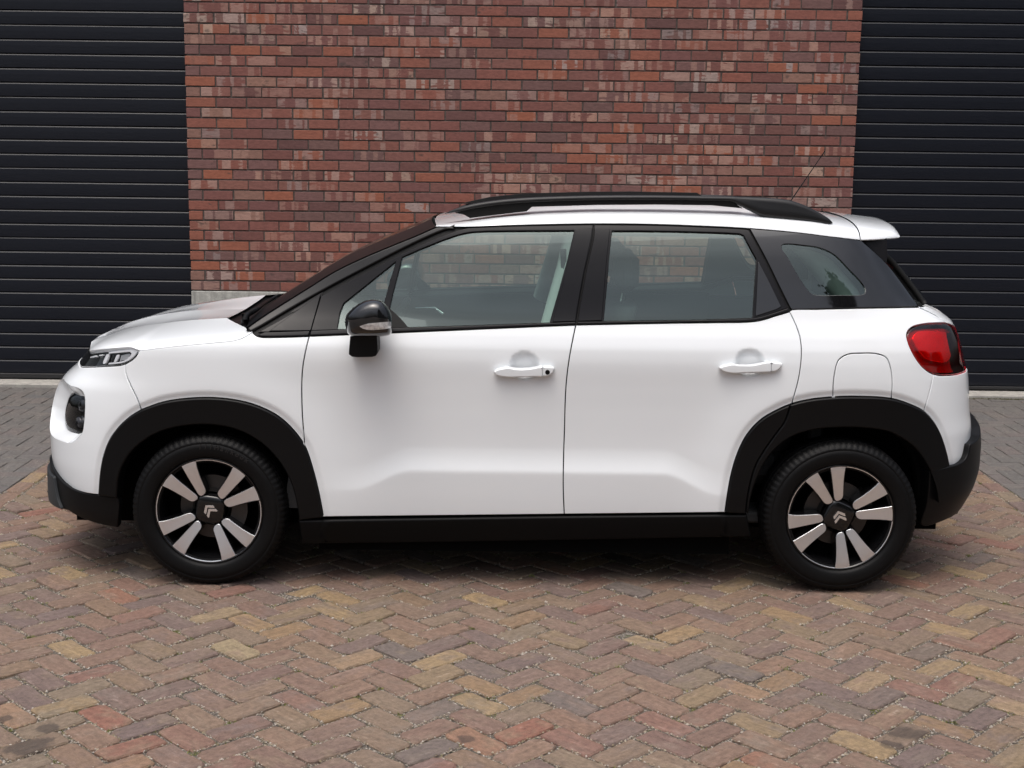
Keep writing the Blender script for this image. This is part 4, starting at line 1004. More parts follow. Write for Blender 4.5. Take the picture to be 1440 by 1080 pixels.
# spoiler behind the roof joint
def spoiler():
    x0 = rl[-1][0] + .0035; E0 = rl[-1]; tip = local(at_y((1264, 327.5), -.50)); und = local(at_y((1247, 333), -.55))
    rows = []
    L = tip[0] - x0
    for k, t in enumerate(np.linspace(0, 1, 14)):
        x = x0 + L * t; row = []
        z_edge = E0[2] + (und[2] - .002 - E0[2]) * t; y_edge = E0[1] * (1 - .16 * t * t)
        top0 = float(CROWN(E0[0])); zc = top0 + (tip[2] + .030 - top0) * t
        E = np.array([x, y_edge, z_edge]); C = np.array([x + .07 * t, 0, zc + .006]); h = zc - z_edge
        P1 = E + np.array([0, .010, h * .80]); P2 = np.array([x + .05 * t, y_edge * .62, zc])
        if t > .84:
            k2 = (t - .84) / .16; h2 = 1 - .62 * k2 ** 2.2; P1[2] = z_edge + h * .8 * h2; P2[2] = z_edge + h * h2; C[2] = z_edge + (C[2] - z_edge) * h2
        rows.append([(1 - u) ** 3 * E + 3 * (1 - u) ** 2 * u * P1 + 3 * (1 - u) * u * u * P2 + u ** 3 * C for u in np.linspace(0, 1, 20)])
    G = np.array(rows); dt = up(grid_data(G))
    low = np.array([[np.array([p[0] - (.004 if i == 13 else 0), p[1] * .995, G[i][0][2] - .004 + .0]) for p in G[i]] for i in range(14)])
    dl = grid_data(low); dl = dl if dl[2][:, 2].mean() < 0 else (dl[0], [f[::-1] for f in dl[1]], -dl[2])
    end = np.stack([G[-1], low[-1]], 1); de = grid_data(end)
    if de[2][:, 0].mean() < 0: de = (de[0], [f[::-1] for f in de[1]], -de[2])
    side = np.stack([G[:, 0], low[:, 0]], 1); ds = grid_data(side)
    if ds[2][:, 1].mean() > 0: ds = (ds[0], [f[::-1] for f in ds[1]], -ds[2])
    return joined(dt, dl, de, ds)
whole('spoiler', spoiler(), M_WHITE)
# ------------------------------------------------------------------ car: glasshouse
W_TRI = [(378, 465.8), (452, 411.5), (437, 465.2)]
W_FIX = [(452, 463.2), (470, 437), (500, 409), (530, 387.5), (556.5, 367.5), (549, 392), (541, 420), (532, 461.3)]
W_FIX = [(474, 462.6), (477.5, 440), (483, 426), (505, 408.6), (530, 388.5), (556.5, 367.5), (549, 392), (541, 421), (532, 461.3)]
W_F = [(541.5, 461.2), (552, 414), (565.5, 361.3), (592, 349.4), (623, 337), (640, 331), (652, 327.6), (664, 325.6), (686, 324.3), (740, 323.8), (807.5, 323.5), (798, 364), (787, 404), (772.5, 453.8), (665, 457.5)]
W_R = [(849, 452.2), (854, 400), (857.5, 356), (861, 324), (900, 324.0), (955, 324.8), (1017.5, 326.7), (1040, 328), (1046, 330.5), (1064, 364), (1061.5, 400), (1058.5, 446.3), (955, 450)]
W_RT = [(1066.5, 367.5), (1082, 397), (1098.8, 431.5), (1092, 435.5), (1078, 440), (1062.5, 445)]
W_Q = [(1098.5, 348), (1100.5, 344), (1110, 343), (1130, 345), (1152.5, 348.5), (1173, 358), (1194, 378.8), (1212, 398), (1217, 407), (1216, 412.5), (1209, 415), (1180, 415.2), (1150, 415.2), (1142, 413.5), (1136, 408), (1123, 389), (1108.8, 364)]
def tr_closed(p, rnd=False):
    p = np.array(p, float)
    if rnd: px = spline(np.vstack([p, p[:1]]), 3.0)[:-1]
    else: px = resample(p, 4.0)
    return BODY.hit(px)
hz_fix, hz_f, hz_r, hz_q = tr_closed(W_FIX), tr_closed(W_F), tr_closed(W_R), tr_closed(W_Q, True)
hz_tri, hz_rt = tr_closed(W_TRI), tr_closed(W_RT)
RGE = trace([(1209, 337), (1230, 355.5), (1246, 371), (1268, 399), (1291.5, 431.8)])
belt_low = [(a[0], a[1] - .004) for a in trace(BELT1[1:] + BELT2[1:] + BELT3[1:] + QBOT[1:])]
def grown(h, d):
    h = dedupe(h); h = h if area2(h) > 0 else h[::-1]; return inset(dedupe(resample(h, .012)), -d)
surround = loop(trace([(352, 466)] + [(u + 3, v + 2) for u, v in APUP[1:-1]] + [(618, 318.8)]), cut('ROOFLOW', (618, 318.3), (1209, 337)), RGE[1:], np.array(belt_low)[::-1])
sided('window_surround', panel_data(BODY, surround, off=-.010, gap=.001, ret=.05, holes=[grown(h, .006) for h in (hz_fix, hz_f, hz_r, hz_q)], step=.02), M_RUB)
# A-pillar with the dark gap to the door frame below it
apoly = loop(qz['APUP'], cut('ROOFLOW', (613, 318.3), (640, 318.4)), trace([(640, 319.0), (619, 326), (577.8, 344.5), (522, 373), (466.7, 402), (411, 433), (366, 459.5), (352, 467.0)]), [qz['APUP'][0]])
sided('pillar', panel_data(BODY, apoly, off=.002, gap=.0008, ret=.03, bev=.007, step=.014), M_PILLAR)
# door frames: black bands round the glass
def band(outer, hole, off, mat, name, parents=(None, None), step=.018, ret=.012): return sided(name, panel_data(BODY, outer, off=off, gap=.0014, ret=ret, holes=hole, step=step), mat, parents)
fr1 = loop(cut('APLOW', (411, 438.8), (661, 319.6)), trace([(661, 319.6), (727, 317.2), (834.5, 315.2)]), trace([(834.5, 315.2), (833, 335), (822, 385), (812.5, 437.8), (810.4, 452.8)]), trace([(810.4, 452.8), (772.5, 454.4), (665, 458.2), (541, 461.8), (445, 464.6)]), trace([(436.6, 465.0), (441.5, 447), (452, 412.5)]))
DOORF = band(fr1, [hz_fix, hz_f], -.003, M_SATIN, 'window_frame', DOOR1)
fr2 = loop(trace([(835.5, 315.2), (913, 316.0), (976, 318), (1050, 321.8), (1053, 322.6)]), trace([(1053, 322.6), (1075, 365), (1092, 400), (1108.5, 433.4)]), trace([(1108.5, 433.4), (1090, 439.5), (1072, 445.6), (1055, 448.4), (955, 450.8), (811.4, 452.8)]), trace([(811.4, 452.8), (813.5, 437.8), (823, 385), (834, 335), (835.5, 315.2)]))
DOORR = band(fr2, [hz_r], -.003, M_SATIN, 'window_frame', DOOR2)
# pillar covers and fixed black panels set on the frames
bp1 = tr_closed([(777, 453.2), (788, 414), (799.5, 366), (808.8, 323.2), (833, 321.4), (831.5, 335), (820.5, 385), (811, 437.8), (809.2, 452.2)])
sided('pillar_cover', panel_data(BODY, bp1, off=.0035, gap=.0006, ret=.008, step=.03), M_SATIN, DOOR1)
bp2 = tr_closed([(813, 452.0), (814.6, 437.8), (824, 385), (835, 335), (836.3, 321.6), (858, 322.6), (852.8, 370), (846.5, 451.0)])
sided('pillar_cover', panel_data(BODY, bp2, off=.0035, gap=.0006, ret=.008, step=.03), M_SATIN, DOOR2)
sided('fixed_panel', panel_data(BODY, hz_tri, off=.002, gap=.0006, ret=.010, step=.03), M_SATIN)
sided('fixed_panel', panel_data(BODY, hz_rt, off=.0015, gap=.0006, ret=.010, step=.03), M_GLOSSB, DOOR2)
tri_fr = loop(trace([(362, 466.5), (411, 438.8), (452, 411.6)]), trace([(452, 411.6), (441, 447), (435.6, 465.2)]), trace([(435.6, 465.2), (400, 466.2), (362, 466.5)]))
sided('fixed_panel', panel_data(BODY, tri_fr, off=-.004, gap=.001, ret=.012, step=.03), M_SATIN)
# belt mouldings
def moulding(low, upq, parents=(None, None)):
    P = loop(trace(low), trace(upq)[::-1]); return sided('belt_moulding', panel_data(BODY, P, off=.006, gap=.0008, ret=.012, bev=.003, step=.02), M_SATIN, parents)
moulding([(362, 472), (366, 473.4), (387.5, 473.8), (412.5, 473.2), (434.2, 472.4)], [(372, 467.4), (400, 466.8), (436, 465.6)])
moulding([(435.6, 472.2), (480, 470.4), (600, 465.4), (705.6, 460.8), (809.2, 456.5)], [(437.6, 465.3), (541, 461.6), (665, 458), (772.5, 454.2), (809.8, 452.6)], DOOR1)
moulding([(811.2, 456.4), (905.6, 454.5), (1000, 453), (1055, 452), (1072, 449.4), (1090, 443.8), (1109.6, 437.8)], [(811.8, 452.6), (955, 450.6), (1055, 448.0), (1070, 445.5), (1090, 439.3), (1107.6, 433.4)], DOOR2)
# rear quarter light: black panel with a clear window let in
qp = loop(trace([(1054.5, 321.6), (1123, 327.6), (1165, 332.8), (1208, 337.8)]), RGE[1:-1], trace([(1290.5, 431.2), (1240, 432.4), (1186, 433.4), (1150, 434.4), (1114, 435.2)]), trace([(1111.5, 433), (1096, 402), (1079, 367), (1054.5, 321.6)]))
sided('quarter_light', panel_data(BODY, qp, off=.0015, gap=.0012, ret=.010, holes=[hz_q], step=.02, bev=.0015), M_GLOSSB)
QL = [o for o in car.children if o.name.startswith('quarter_light')]
def pane(name, poly, off, mat, parents, grow=.010):
    p = dedupe(poly); p = p if area2(p) > 0 else p[::-1]
    return sided(name, panel_data(BODY, inset(dedupe(resample(p, .012)), -grow), off=off, gap=0, ret=.004, bev=.001, step=.03), mat, parents)
pane('window', hz_fix, -.0125, M_GLASS, DOOR1); pane('window', hz_f, -.0125, M_GLASS, DOOR1)
pane('window', hz_r, -.0125, M_GLASS, DOOR2); pane('window', hz_q, -.0045, M_GLASS, QL, .008)
# rear window and the dark blades beside it
rg = arc_resample(to3(RGE), 24)
rows = []
for i, E in enumerate(rg):
    t = i / 23; bow = .115 + .05 * t
    C = np.array([E[0] + bow, 0, E[2] + .004]); Mid = np.array([E[0] + bow * .96, E[1] * .60, E[2] + .004])
    rows.append([(1 - u) ** 2 * E + 2 * u * (1 - u) * Mid + u * u * C for u in np.linspace(0, 1, 16)])
RW = np.array(rows); d = grid_data(RW)
if d[2][:, 0].mean() < 0: d = (d[0], [f[::-1] for f in d[1]], -d[2])
whole('rear_window', d, M_DGLASS)
rs = MB()
for s in (-1, 1):
    rs = MB()
    pts = [RW[i][2] * np.array([1, -s, 1]) + np.array([.008, 0, .004]) for i in range(5, 24)]
    rs.tube(pts, [.012] * len(pts), 8); rs.build('window_seal', M_RUB, car, smooth=True)
for s in (-1, 1):
    bl = [local(at_y(p, -.585)) for p in ((1211, 338.5), (1247, 335), (1246.5, 360), (1244.5, 369.5), (1230, 356))]
    n = len(bl); V = [(p[0], s * (abs(p[1]) - .012 * 0 - (p[2] - 1.45) * .25), p[2]) for p in bl] + [(p[0] + .01, s * (abs(p[1]) - .05 - (p[2] - 1.45) * .25), p[2]) for p in bl]
    F = [tuple(range(n)), tuple(range(2 * n - 1, n - 1, -1))] + [(i, i + n, (i + 1) % n + n, (i + 1) % n) for i in range(n)]
    obj('spoiler_blade', mesh('spoiler_blade', V, F, M_SATIN), car)
# ------------------------------------------------------------------ car: lamps
M_PROJ = pmat('dark_reflector', (.05, .05, .055), .15, .6)
M_GUIDE = pmat('white_light_guide', (.72, .73, .75), .25, coat=.6)
PLAIN = Surf(BODY_XF, BODY_XR, usefeat=False)
pk = dedupe(resample(dedupe(pocket), .010)); pk = pk if area2(pk) > 0 else pk[::-1]
LEDGE = trace([(104, 549), (113, 551), (117, 555), (118.2, 570), (117.6, 590), (115.5, 602), (111.5, 611)])
pc = np.array([(pk[:, 0].min() + pk[:, 0].max()) / 2 + .035, (pk[:, 1].min() + pk[:, 1].max()) / 2])
def lofted(scales, depths, n=None):
    R = []
    for sc, dp in zip(scales, depths):
        p = pc + (pk - pc) * np.array([sc[0], sc[1]]) + np.array([sc[2], 0]); R.append(to3(p, PLAIN, -dp))
    return R
R = lofted([(1, 1, 0), (.985, .985, 0), (.90, .91, .006), (.74, .80, .016), (.66, .745, .020)], [-.0005, .006, .022, .050, .058])
n = len(pk); V = np.vstack(R); F = []
for k in range(len(R) - 1):
    for i in range(n): j = (i + 1) % n; F.append((k * n + i, k * n + j, (k + 1) * n + j, (k + 1) * n + i))
Vm = V.copy(); Vm[:, 1] *= -1
for VV, FF in ((V, [f[::-1] for f in F]), (Vm, F)): obj('lamp_pocket', mesh('lamp_pocket', VV, FF, M_WHITE, smooth=True), BUMPF)
lamps = []
for s in (1, -1):
    H = empty('headlight', parent=car); lamps.append(H)
    def part(nm, rings, mat, fill=True, smooth=True):
        V = np.vstack(rings); F = []
        for k in range(len(rings) - 1):
            for i in range(n): j = (i + 1) % n; F.append((k * n + i, (k + 1) * n + i, (k + 1) * n + j, k * n + j))
        if fill: V = np.vstack([V, rings[-1].mean(0)[None]]); c = len(V) - 1; o = (len(rings) - 1) * n; F += [(o + i, c, o + (i + 1) % n) for i in range(n)]
        if s < 0: V = V * np.array([1, -1, 1]); F = [f[::-1] for f in F]
        return obj(nm, mesh(nm, V, F, mat, smooth=smooth), H)
    part('lens', lofted([(.66, .745, .020), (.5, .56, .020), (.25, .28, .02)], [.057, .048, .044]), M_CLEAR)
    part('housing', lofted([(.675, .755, .020), (.60, .68, .022), (.50, .56, .024)], [.058, .085, .12]), M_DARK)
    part('bezel', lofted([(.69, .765, .020), (.665, .742, .020)], [.0565, .0560]), M_GLOSSB, fill=False)
    for (dz, r) in ((.045, .034), (-.050, .030)):
        c = PLAIN.P(np.array([pc[0] + .022]), np.array([pc[1] + dz])) + PLAIN.N(np.array([pc[0] + .022]), np.array([pc[1] + dz])) * -.10
        nn = PLAIN.N(np.array([pc[0] + .022]), np.array([pc[1] + dz]))[0]; c = c[0]
        b = MB(); b.tube([c, c + nn * .012, c + nn * .022, c + nn * .024], [r, r * .95, r * .8, r * .3], 20)
        if s < 0: b.v = [(v[0], -v[1], v[2]) for v in b.v]
        b.build('projector', M_PROJ, H, smooth=True)
# slim daytime lamp under the bonnet edge
q_l, z_l = qz['LAMP_BOT'][-1]; q_t, z_t = qz['LAMP_TOP'][0]
drl = loop(qz['LAMP_TOP'][::-1], [(q_t - .10, z_t - .002), (q_t - .36, z_t - .01), (q_t - .50, z_t - .035), (q_t - .50, z_l + .035), (q_l - .30, z_l + .006), (q_l - .10, z_l)], qz['LAMP_BOT'][::-1])
def sub(nm, poly, off, mat, parents, **k): return sided(nm, panel_data(PLAIN, poly, off=off, **k), mat, parents)
DRL = sub('running_lamp', drl, -.022, M_GLOSSB, (None, None), gap=.0005, ret=.03, step=.02)
sub('lens', drl, -.002, M_CLEAR, DRL, gap=.003, ret=.006, step=.02)
cband = trace([(150, 494.6), (168, 492.6), (183, 491.2), (190, 492), (191.4, 494.2), (188.6, 499), (184, 503.8), (177, 508.2), (168, 510.8), (150, 512.4)], surf=PLAIN)
cin = trace([(150, 510.2), (167, 508.6), (175, 506.2), (179.2, 502.8), (182.2, 498.6), (182.6, 496.2), (180.6, 494.9), (168, 495.6), (150, 497)], surf=PLAIN)
sub('light_guide', loop(cband, cin), -.008, M_GUIDE, DRL, gap=0, ret=.010, bev=.002, step=.01)
for a in ([(146.5, 498), (150, 497.4), (145.6, 510.4), (142, 510.9)], [(161.5, 499), (164.5, 498.6), (160.6, 508.8), (157.8, 509.2)], [(124, 500.5), (133, 499), (133, 500.6), (124, 502)], [(136, 498.6), (142, 497.8), (142, 499.2), (136, 500)]):
    sub('light_bar', trace(a + a[:1], surf=PLAIN)[:-1], -.009, M_GUIDE, DRL, gap=0, ret=.008, bev=.001, step=.01)
sub('reflector', trace([(166, 499.5), (179, 497.6), (176, 505), (164, 507.4)], surf=PLAIN), -.017, M_SILVER, DRL, gap=0, ret=.006, bev=.001, step=.01)
# tail lamps wrapping round the corner
T0, T1 = qz['TAIL'][0], qz['TAIL'][-1]
tl = loop(qz['TAIL'], [(T1[0] + .08, T1[1] + .004), (T1[0] + .17, T1[1] + .02), (T1[0] + .20, .98), (T0[0] + .19, T0[1] - .04), (T0[0] + .10, T0[1] - .012)])
TL = sided('tail_light', panel_data(PLAIN, tl, off=-.030, gap=.0006, ret=.03, step=.02), M_GLOSSB)
sub('lens', tl, .0015, M_RED, TL, gap=.0022, ret=.012, bev=.004, step=.014)
redp = trace([(1285.4, 474.5), (1288, 468.5), (1293, 464.5), (1302, 462.8), (1318, 463.5), (1333.4, 465.4), (1335.6, 473), (1337.3, 481), (1339.5, 491), (1341.5, 501), (1338, 507), (1333.4, 509.5), (1320.4, 508.8), (1305, 504.3), (1294.5, 492.6), (1288, 481), (1285.4, 474.5)])[:-1]
sub('reflector', redp, -.012, M_REDIN, TL, gap=0, ret=.015, bev=.004, step=.012)
rim_ = dedupe(redp)
sub('light_guide', loop(tl), -.026, pmat('dark_red_lens', (.22, .004, .010), .15, coat=1), TL, gap=.010, ret=.006, bev=.002, step=.02)
sub('strip', [(T1[0] + .03, T1[1] + .02), (T1[0] + .05, T1[1] + .02), (T0[0] + .075, T0[1] - .03), (T0[0] + .055, T0[1] - .03)], -.004, M_GLOSSB, TL, gap=0, ret=.02, step=.02)
# ------------------------------------------------------------------ car: handles, mirrors, rails, aerial
HS = Surf(BODY_XF, BODY_XR, usefeat=False)
def handle(top, bot, split, parents, keyhole=None):
    P = trace(top, surf=HS), trace(bot, surf=HS)[::-1]
    P = dedupe(loop(*P)); P = P if area2(P) > 0 else P[::-1]
    qs = float(HS.hit(np.array([split]))[0][0])
    def half(less):
        Q = clip_poly([tuple(p) for p in dedupe(resample(P, .006))], 0, qs, less); return np.array(Q)
    H = sided('handle', panel_data(HS, half(True), off=.028, gap=.0003, ret=.032, bev=.006, step=.010), M_WHITE, parents)
    sided('handle_cap', panel_data(HS, half(False), off=.028, gap=.0004, ret=.032, bev=.006, step=.010), M_WHITE, parents)
    if keyhole is not None:
        c = HS.hit(np.array([keyhole]))[0]
        ring = [(c[0] + .0095 * math.cos(a), c[1] + .0095 * math.sin(a)) for a in np.linspace(0, 2 * math.pi, 20, endpoint=False)]
        d = panel_data(HS, np.array(ring), off=.0295, gap=0, ret=.004, bev=.001, step=.006); obj('keyhole', mesh('keyhole', d[0], d[1], M_TRIM, d[2]), parents[0])
handle([(694.6, 521.5), (698, 518.6), (705, 516.7), (715, 515), (720, 516.2), (730, 517.3), (746.7, 516.3), (759, 514.2), (770, 514.2), (778.5, 515), (779.6, 517)], [(694.6, 521.5), (697, 525.5), (703, 527.5), (715.8, 529), (735, 528.6), (755, 528.2), (763, 528.2), (772, 526.6), (777.5, 522.5), (779.6, 517)], (763, 521), DOOR1, (769.7, 521.5))
handle([(1010.6, 516.5), (1013.5, 514.2), (1019, 512.5), (1030.8, 510.8), (1036.7, 511.7), (1056.7, 511.9), (1073, 509), (1081.7, 508.2), (1092, 509), (1098.4, 510.4), (1098.6, 512.5)], [(1010.6, 516.5), (1013, 519.6), (1018, 521.8), (1030, 523.7), (1048, 523), (1073, 522.3), (1085, 521.6), (1092, 519.4), (1096.5, 515.6), (1098.6, 512.5)], (1083.5, 515), DOOR2)
M_IND = pmat('clear_indicator', (.62, .62, .62), .22, .35, coat=1, noise=.35, nscale=90)
def mirror():
    sil = np.array([(485, 452), (487, 443), (491, 438), (498, 431.5), (505, 426.8), (513, 423), (520, 421), (527, 420.6), (537, 423), (543, 428.5), (548, 437), (551, 446), (551.4, 455), (551.2, 464), (549, 470.6), (540, 472.8), (526.7, 473.9), (510, 474), (495, 473.2), (489, 468.5), (486, 460)])
    px = spline(np.vstack([sil, sil[:1]]), 3.5)[:-1]; c = px.mean(0); n = len(px); rings = []
    for y, k, sh in ((-1.075, .30, 2), (-1.070, .58, 1.5), (-1.055, .82, 1), (-1.025, .96, .4), (-.985, 1.0, 0), (-.94, .995, 0), (-.89, .955, 0), (-.862, .86, 0), (-.855, .60, 0)):
        rings.append(local(at_y(c + (px - c) * k + np.array([sh, 0]), y)))
    V = np.vstack(rings); F = []
    for k in range(len(rings) - 1):
        for i in range(n): j = (i + 1) % n; F.append((k * n + i, k * n + j, (k + 1) * n + j, (k + 1) * n + i))
    V = np.vstack([V, rings[0].mean(0)[None] + np.array([[0, -.002, 0]]), rings[-1].mean(0)[None]])
    F += [(i, len(V) - 2, (i + 1) % n) for i in range(n)] + [((len(rings) - 1) * n + (i + 1) % n, len(V) - 1, (len(rings) - 1) * n + i) for i in range(n)]
    def both(nm, V, F, mat, par, smooth=True):
        a = obj(nm, mesh(nm, V, F, mat, smooth=smooth), par[0]); W = np.array(V) * np.array([1, -1, 1]); b = obj(nm, mesh(nm, W, [f[::-1] for f in F], mat, smooth=smooth), par[1]); return a, b
    M = both('door_mirror', V, [f[::-1] for f in F], M_GLOSSB, (car, car))
    st = [(493.5, 472), (531, 472), (531.8, 486), (532, 494), (529.5, 499), (524, 500.6), (503, 501), (496, 500.2), (491.6, 497), (492, 490)]
    pts = local(at_y(np.array(st, float), -.90)); n = len(pts); V = [(p[0], -.925, p[2]) for p in pts] + [(p[0], -.915 if False else -.80, p[2]) for p in pts]
    both('mirror_foot', V, [tuple(range(n)), tuple(range(2 * n - 1, n - 1, -1))] + [(i, i + n, (i + 1) % n + n, (i + 1) % n) for i in range(n)], M_TRIM, M, False)
    def shell_y(p):   # find where the ray to photo pixel p meets the mirror shell (blend of the rings)
        return -1.052
    ind = np.array([(505.5, 459.2), (511, 456.8), (518, 455), (535, 453.4), (551.0, 452.3), (551.2, 461), (540, 463), (525, 464.2), (517, 464), (510, 462)])
    def shell_y(Q):      # depth of the mirror shell along the rays to photo pixels Q
        ang = np.arctan2(px[:, 1] - c[1], px[:, 0] - c[0]); rs_ = np.linalg.norm(px - c, axis=1); o_ = np.argsort(ang); dv = Q - c
        rho = np.linalg.norm(dv, axis=1) / np.interp(np.arctan2(dv[:, 1], dv[:, 0]), ang[o_], rs_[o_], period=2 * math.pi)
        return np.interp(rho, [0, .30, .58, .82, .96, 1.0], [-1.077, -1.075, -1.070, -1.055, -1.025, -.985])
    R_ = dedupe(resample(ind, 1.6), .1); gx, gy = np.meshgrid(np.arange(504, 553, 2.0), np.arange(451, 466, 2.0)); G = np.stack([gx.ravel(), gy.ravel()], 1); G = G[in_poly(G, R_)]; G = G[poly_dist(G, R_) > .9]
    Q = np.vstack([R_, G]); n = len(R_); vo, _, fo, _, _, _ = delaunay_2d_cdt([Vector(p) for p in Q], [(i, (i + 1) % n) for i in range(n)], [], 1, 1e-4)
    Q = np.array([tuple(v) for v in vo]); yy = shell_y(Q); A_ = np.array([local(at_y(p, y - .0065)) for p, y in zip(Q, yy)]); B_ = np.array([local(at_y(p, y + .004)) for p, y in zip(Q[:n], yy[:n])])
    V = np.vstack([A_, B_]); F = [tuple(f) for f in fo]; m = len(A_); F += [(i, (i + 1) % n, m + (i + 1) % n, m + i) for i in range(n)]
    nrm = np.cross(V[F[0][1]] - V[F[0][0]], V[F[0][2]] - V[F[0][0]])
    if nrm[1] > 0: F = [f[::-1] for f in F]
    both('indicator', V, F, M_IND, M, False)
    sail = trace([(546.5, 432), (562, 446), (575, 460.6)]); sp_ = loop(sail, trace([(575, 460.8), (551, 461.4), (546.5, 432)])[:-1])
    sided('mirror_sail', panel_data(BODY, sp_, off=-.004, gap=0, ret=.01, step=.02), M_RUB, DOOR1)
mirror()
def rail():
    top = spline([(626, 300.0), (638, 294.4), (658, 288), (681, 283.7), (711.7, 279.9), (754.5, 277), (840, 274.6), (920, 274.4), (1000, 275.6), (1058, 276.9), (1093, 278.9), (1112.8, 282), (1134, 289.6), (1155.6, 301), (1165, 307), (1170.7, 312.6)], 4)
    bot = spline([(626, 300.8), (650, 297.0), (681, 291.2), (711, 287.6), (754, 284.6), (840, 282), (920, 281.6), (1000, 282.6), (1029, 283.8), (1041, 290), (1064, 301.6), (1074, 305.6), (1136, 311.6), (1168, 314.8), (1170.7, 313.6)], 4)
    xs = np.unique(np.concatenate([np.linspace(626, 1029, 60), np.linspace(1029, 1170.7, 34)]))
    zt = np.interp(xs, top[:, 0], top[:, 1]); zb = np.interp(xs, bot[:, 0], bot[:, 1])
    V = []; N_ = 14; Y0 = -.566
    for x, a, b in zip(xs, zt, zb):
        T = local(at_y((x, a), Y0)); B = local(at_y((x, max(b, a + .5)), Y0 - .012)); h = (T[2] - B[2]); w = .020 * min(1, .25 + h / .028)
        for k in range(N_):
            th = 2 * math.pi * k / N_; ex = .75
            cy = math.copysign(abs(math.cos(th)) ** ex, math.cos(th)); cz = math.copysign(abs(math.sin(th)) ** ex, math.sin(th))
            zz = (T[2] + B[2]) / 2 + cz * h / 2; yy = Y0 + cy * w + (-.010 if zz < (T[2] + B[2]) / 2 else 0) * min(1, h / .08)
            V.append((T[0], yy, zz))
    F = []; m = len(xs)
    for i in range(m - 1):
        for k in range(N_): j = (k + 1) % N_; F.append((i * N_ + k, (i + 1) * N_ + k, (i + 1) * N_ + j, i * N_ + j))
    F += [tuple(range(N_)), tuple(range(m * N_ - 1, m * N_ - N_ - 1, -1))]
    if True: foot = local(at_y(np.array([(640, 299.4), (652, 301.5), (661, 306.6), (700, 301.7), (740.5, 297.2), (748, 290.8), (840, 288.2), (920, 287.6), (1000, 288.6), (1044, 293), (1030, 283), (920, 281), (840, 281.5), (754, 284), (711, 287), (681, 290.5)], float), -.572))
    n = len(foot)
    for s in (1, -1):
        W = [(v[0], v[1] * s, v[2] - (.028 if s < 0 else 0)) for v in V]; r = obj('roof_rail', mesh('roof_rail', W, F if s < 0 else [f[::-1] for f in F], M_PILLAR, smooth=True), car)
        FV = [(p[0], s * -.578, p[2]) for p in foot] + [(p[0], s * -.53, p[2]) for p in foot]
        FF = [tuple(range(n)), tuple(range(2 * n - 1, n - 1, -1))] + [(i, i + n, (i + 1) % n + n, (i + 1) % n) for i in range(n)]
        obj('rail_foot', mesh('rail_foot', FV, FF if s > 0 else [f[::-1] for f in FF], M_RUB), r)
rail()
a0, a1 = local(at_y((1113, 281), 0.0)), local(at_y((1160, 212.5), 0.0))
ae = MB(); ae.tube([a0 + (a0 - a1) * .12, a0, a0 + (a1 - a0) * .86, a0 + (a1 - a0) * .865, a1], [.005, .003, .0018, .0030, .0026], 8); AE = ae.build('aerial', M_RUB, car, smooth=True)
ab = MB(); ab.tube([a0 + (a0 - a1) * .25, a0 + (a0 - a1) * .02], [.020, .008], 12); ab.build('aerial_base', M_RUB, AE, smooth=True)
# ------------------------------------------------------------------ car: wheels
def ground_wheel():
    prof = [(.205, -.080), (.2235, -.084), (.227, -.090), (.229, -.0945), (.238, -.0990), (.252, -.1022), (.268, -.1030), (.283, -.1018), (.2845, -.1000), (.2875, -.0998), (.2885, -.1006), (.296, -.0970), (.305, -.0905), (.3120, -.0830), (.3160, -.0760), (.3185, -.066), (.3195, -.058), (.3125, -.0555), (.3125, -.0500), (.3210, -.0475), (.3215, -.024), (.3145, -.0225), (.3145, -.0165), (.3220, -.0145), (.3222, 0)]
    prof = prof + [(r, -y) for r, y in prof[-2::-1]]; m = len(prof); NS = 80 * 4; V = []; F = []
    for k in range(NS):
        th = 2 * math.pi * k / NS; groove = (k % 4 == 0)
        for i, (r, y) in enumerate(prof):
            d = 0
            if groove and (11 <= i <= 16 or m - 17 <= i <= m - 12): d = .0045 if 12 <= i <= 16 or m - 17 <= i <= m - 13 else .002
            if groove and (19 <= i <= 20 or m - 21 <= i <= m - 20): d = .003
            sk = .022 * max(0, abs(y) - .05) * 4 * (1 if y < 0 else -1)
            V.append(((r - d) * math.cos(th + sk), y, (r - d) * math.sin(th + sk)))
    for k in range(NS):
        k2 = (k + 1) % NS
        for i in range(m - 1): F.append((k * m + i, k * m + i + 1, k2 * m + i + 1, k2 * m + i))
    return mesh('tyre', V, F, M_TYRE, smooth=True)
M_TYRE = pmat('tyre_rubber', (.0038, .0038, .0041), .52, spec=.16, noise=.15, nscale=30, bump=.15, bscale=600, bdist=.0005)
M_ALLOY = pmat('machined_alloy', (.88, .91, .95), .36, 1.0, bump=.05, bscale=700, bdist=.0003)
M_WBLACK = pmat('gloss_black_wheel', (.004, .004, .0045), .16, spec=.4, coat=.3)
M_DISC = pmat('brake_steel', (.07, .066, .064), .42, .8)
def poly_smooth(pts, n=4):
    p = np.vstack([pts, pts[:1]]); return spline(p, .006)[:-1]
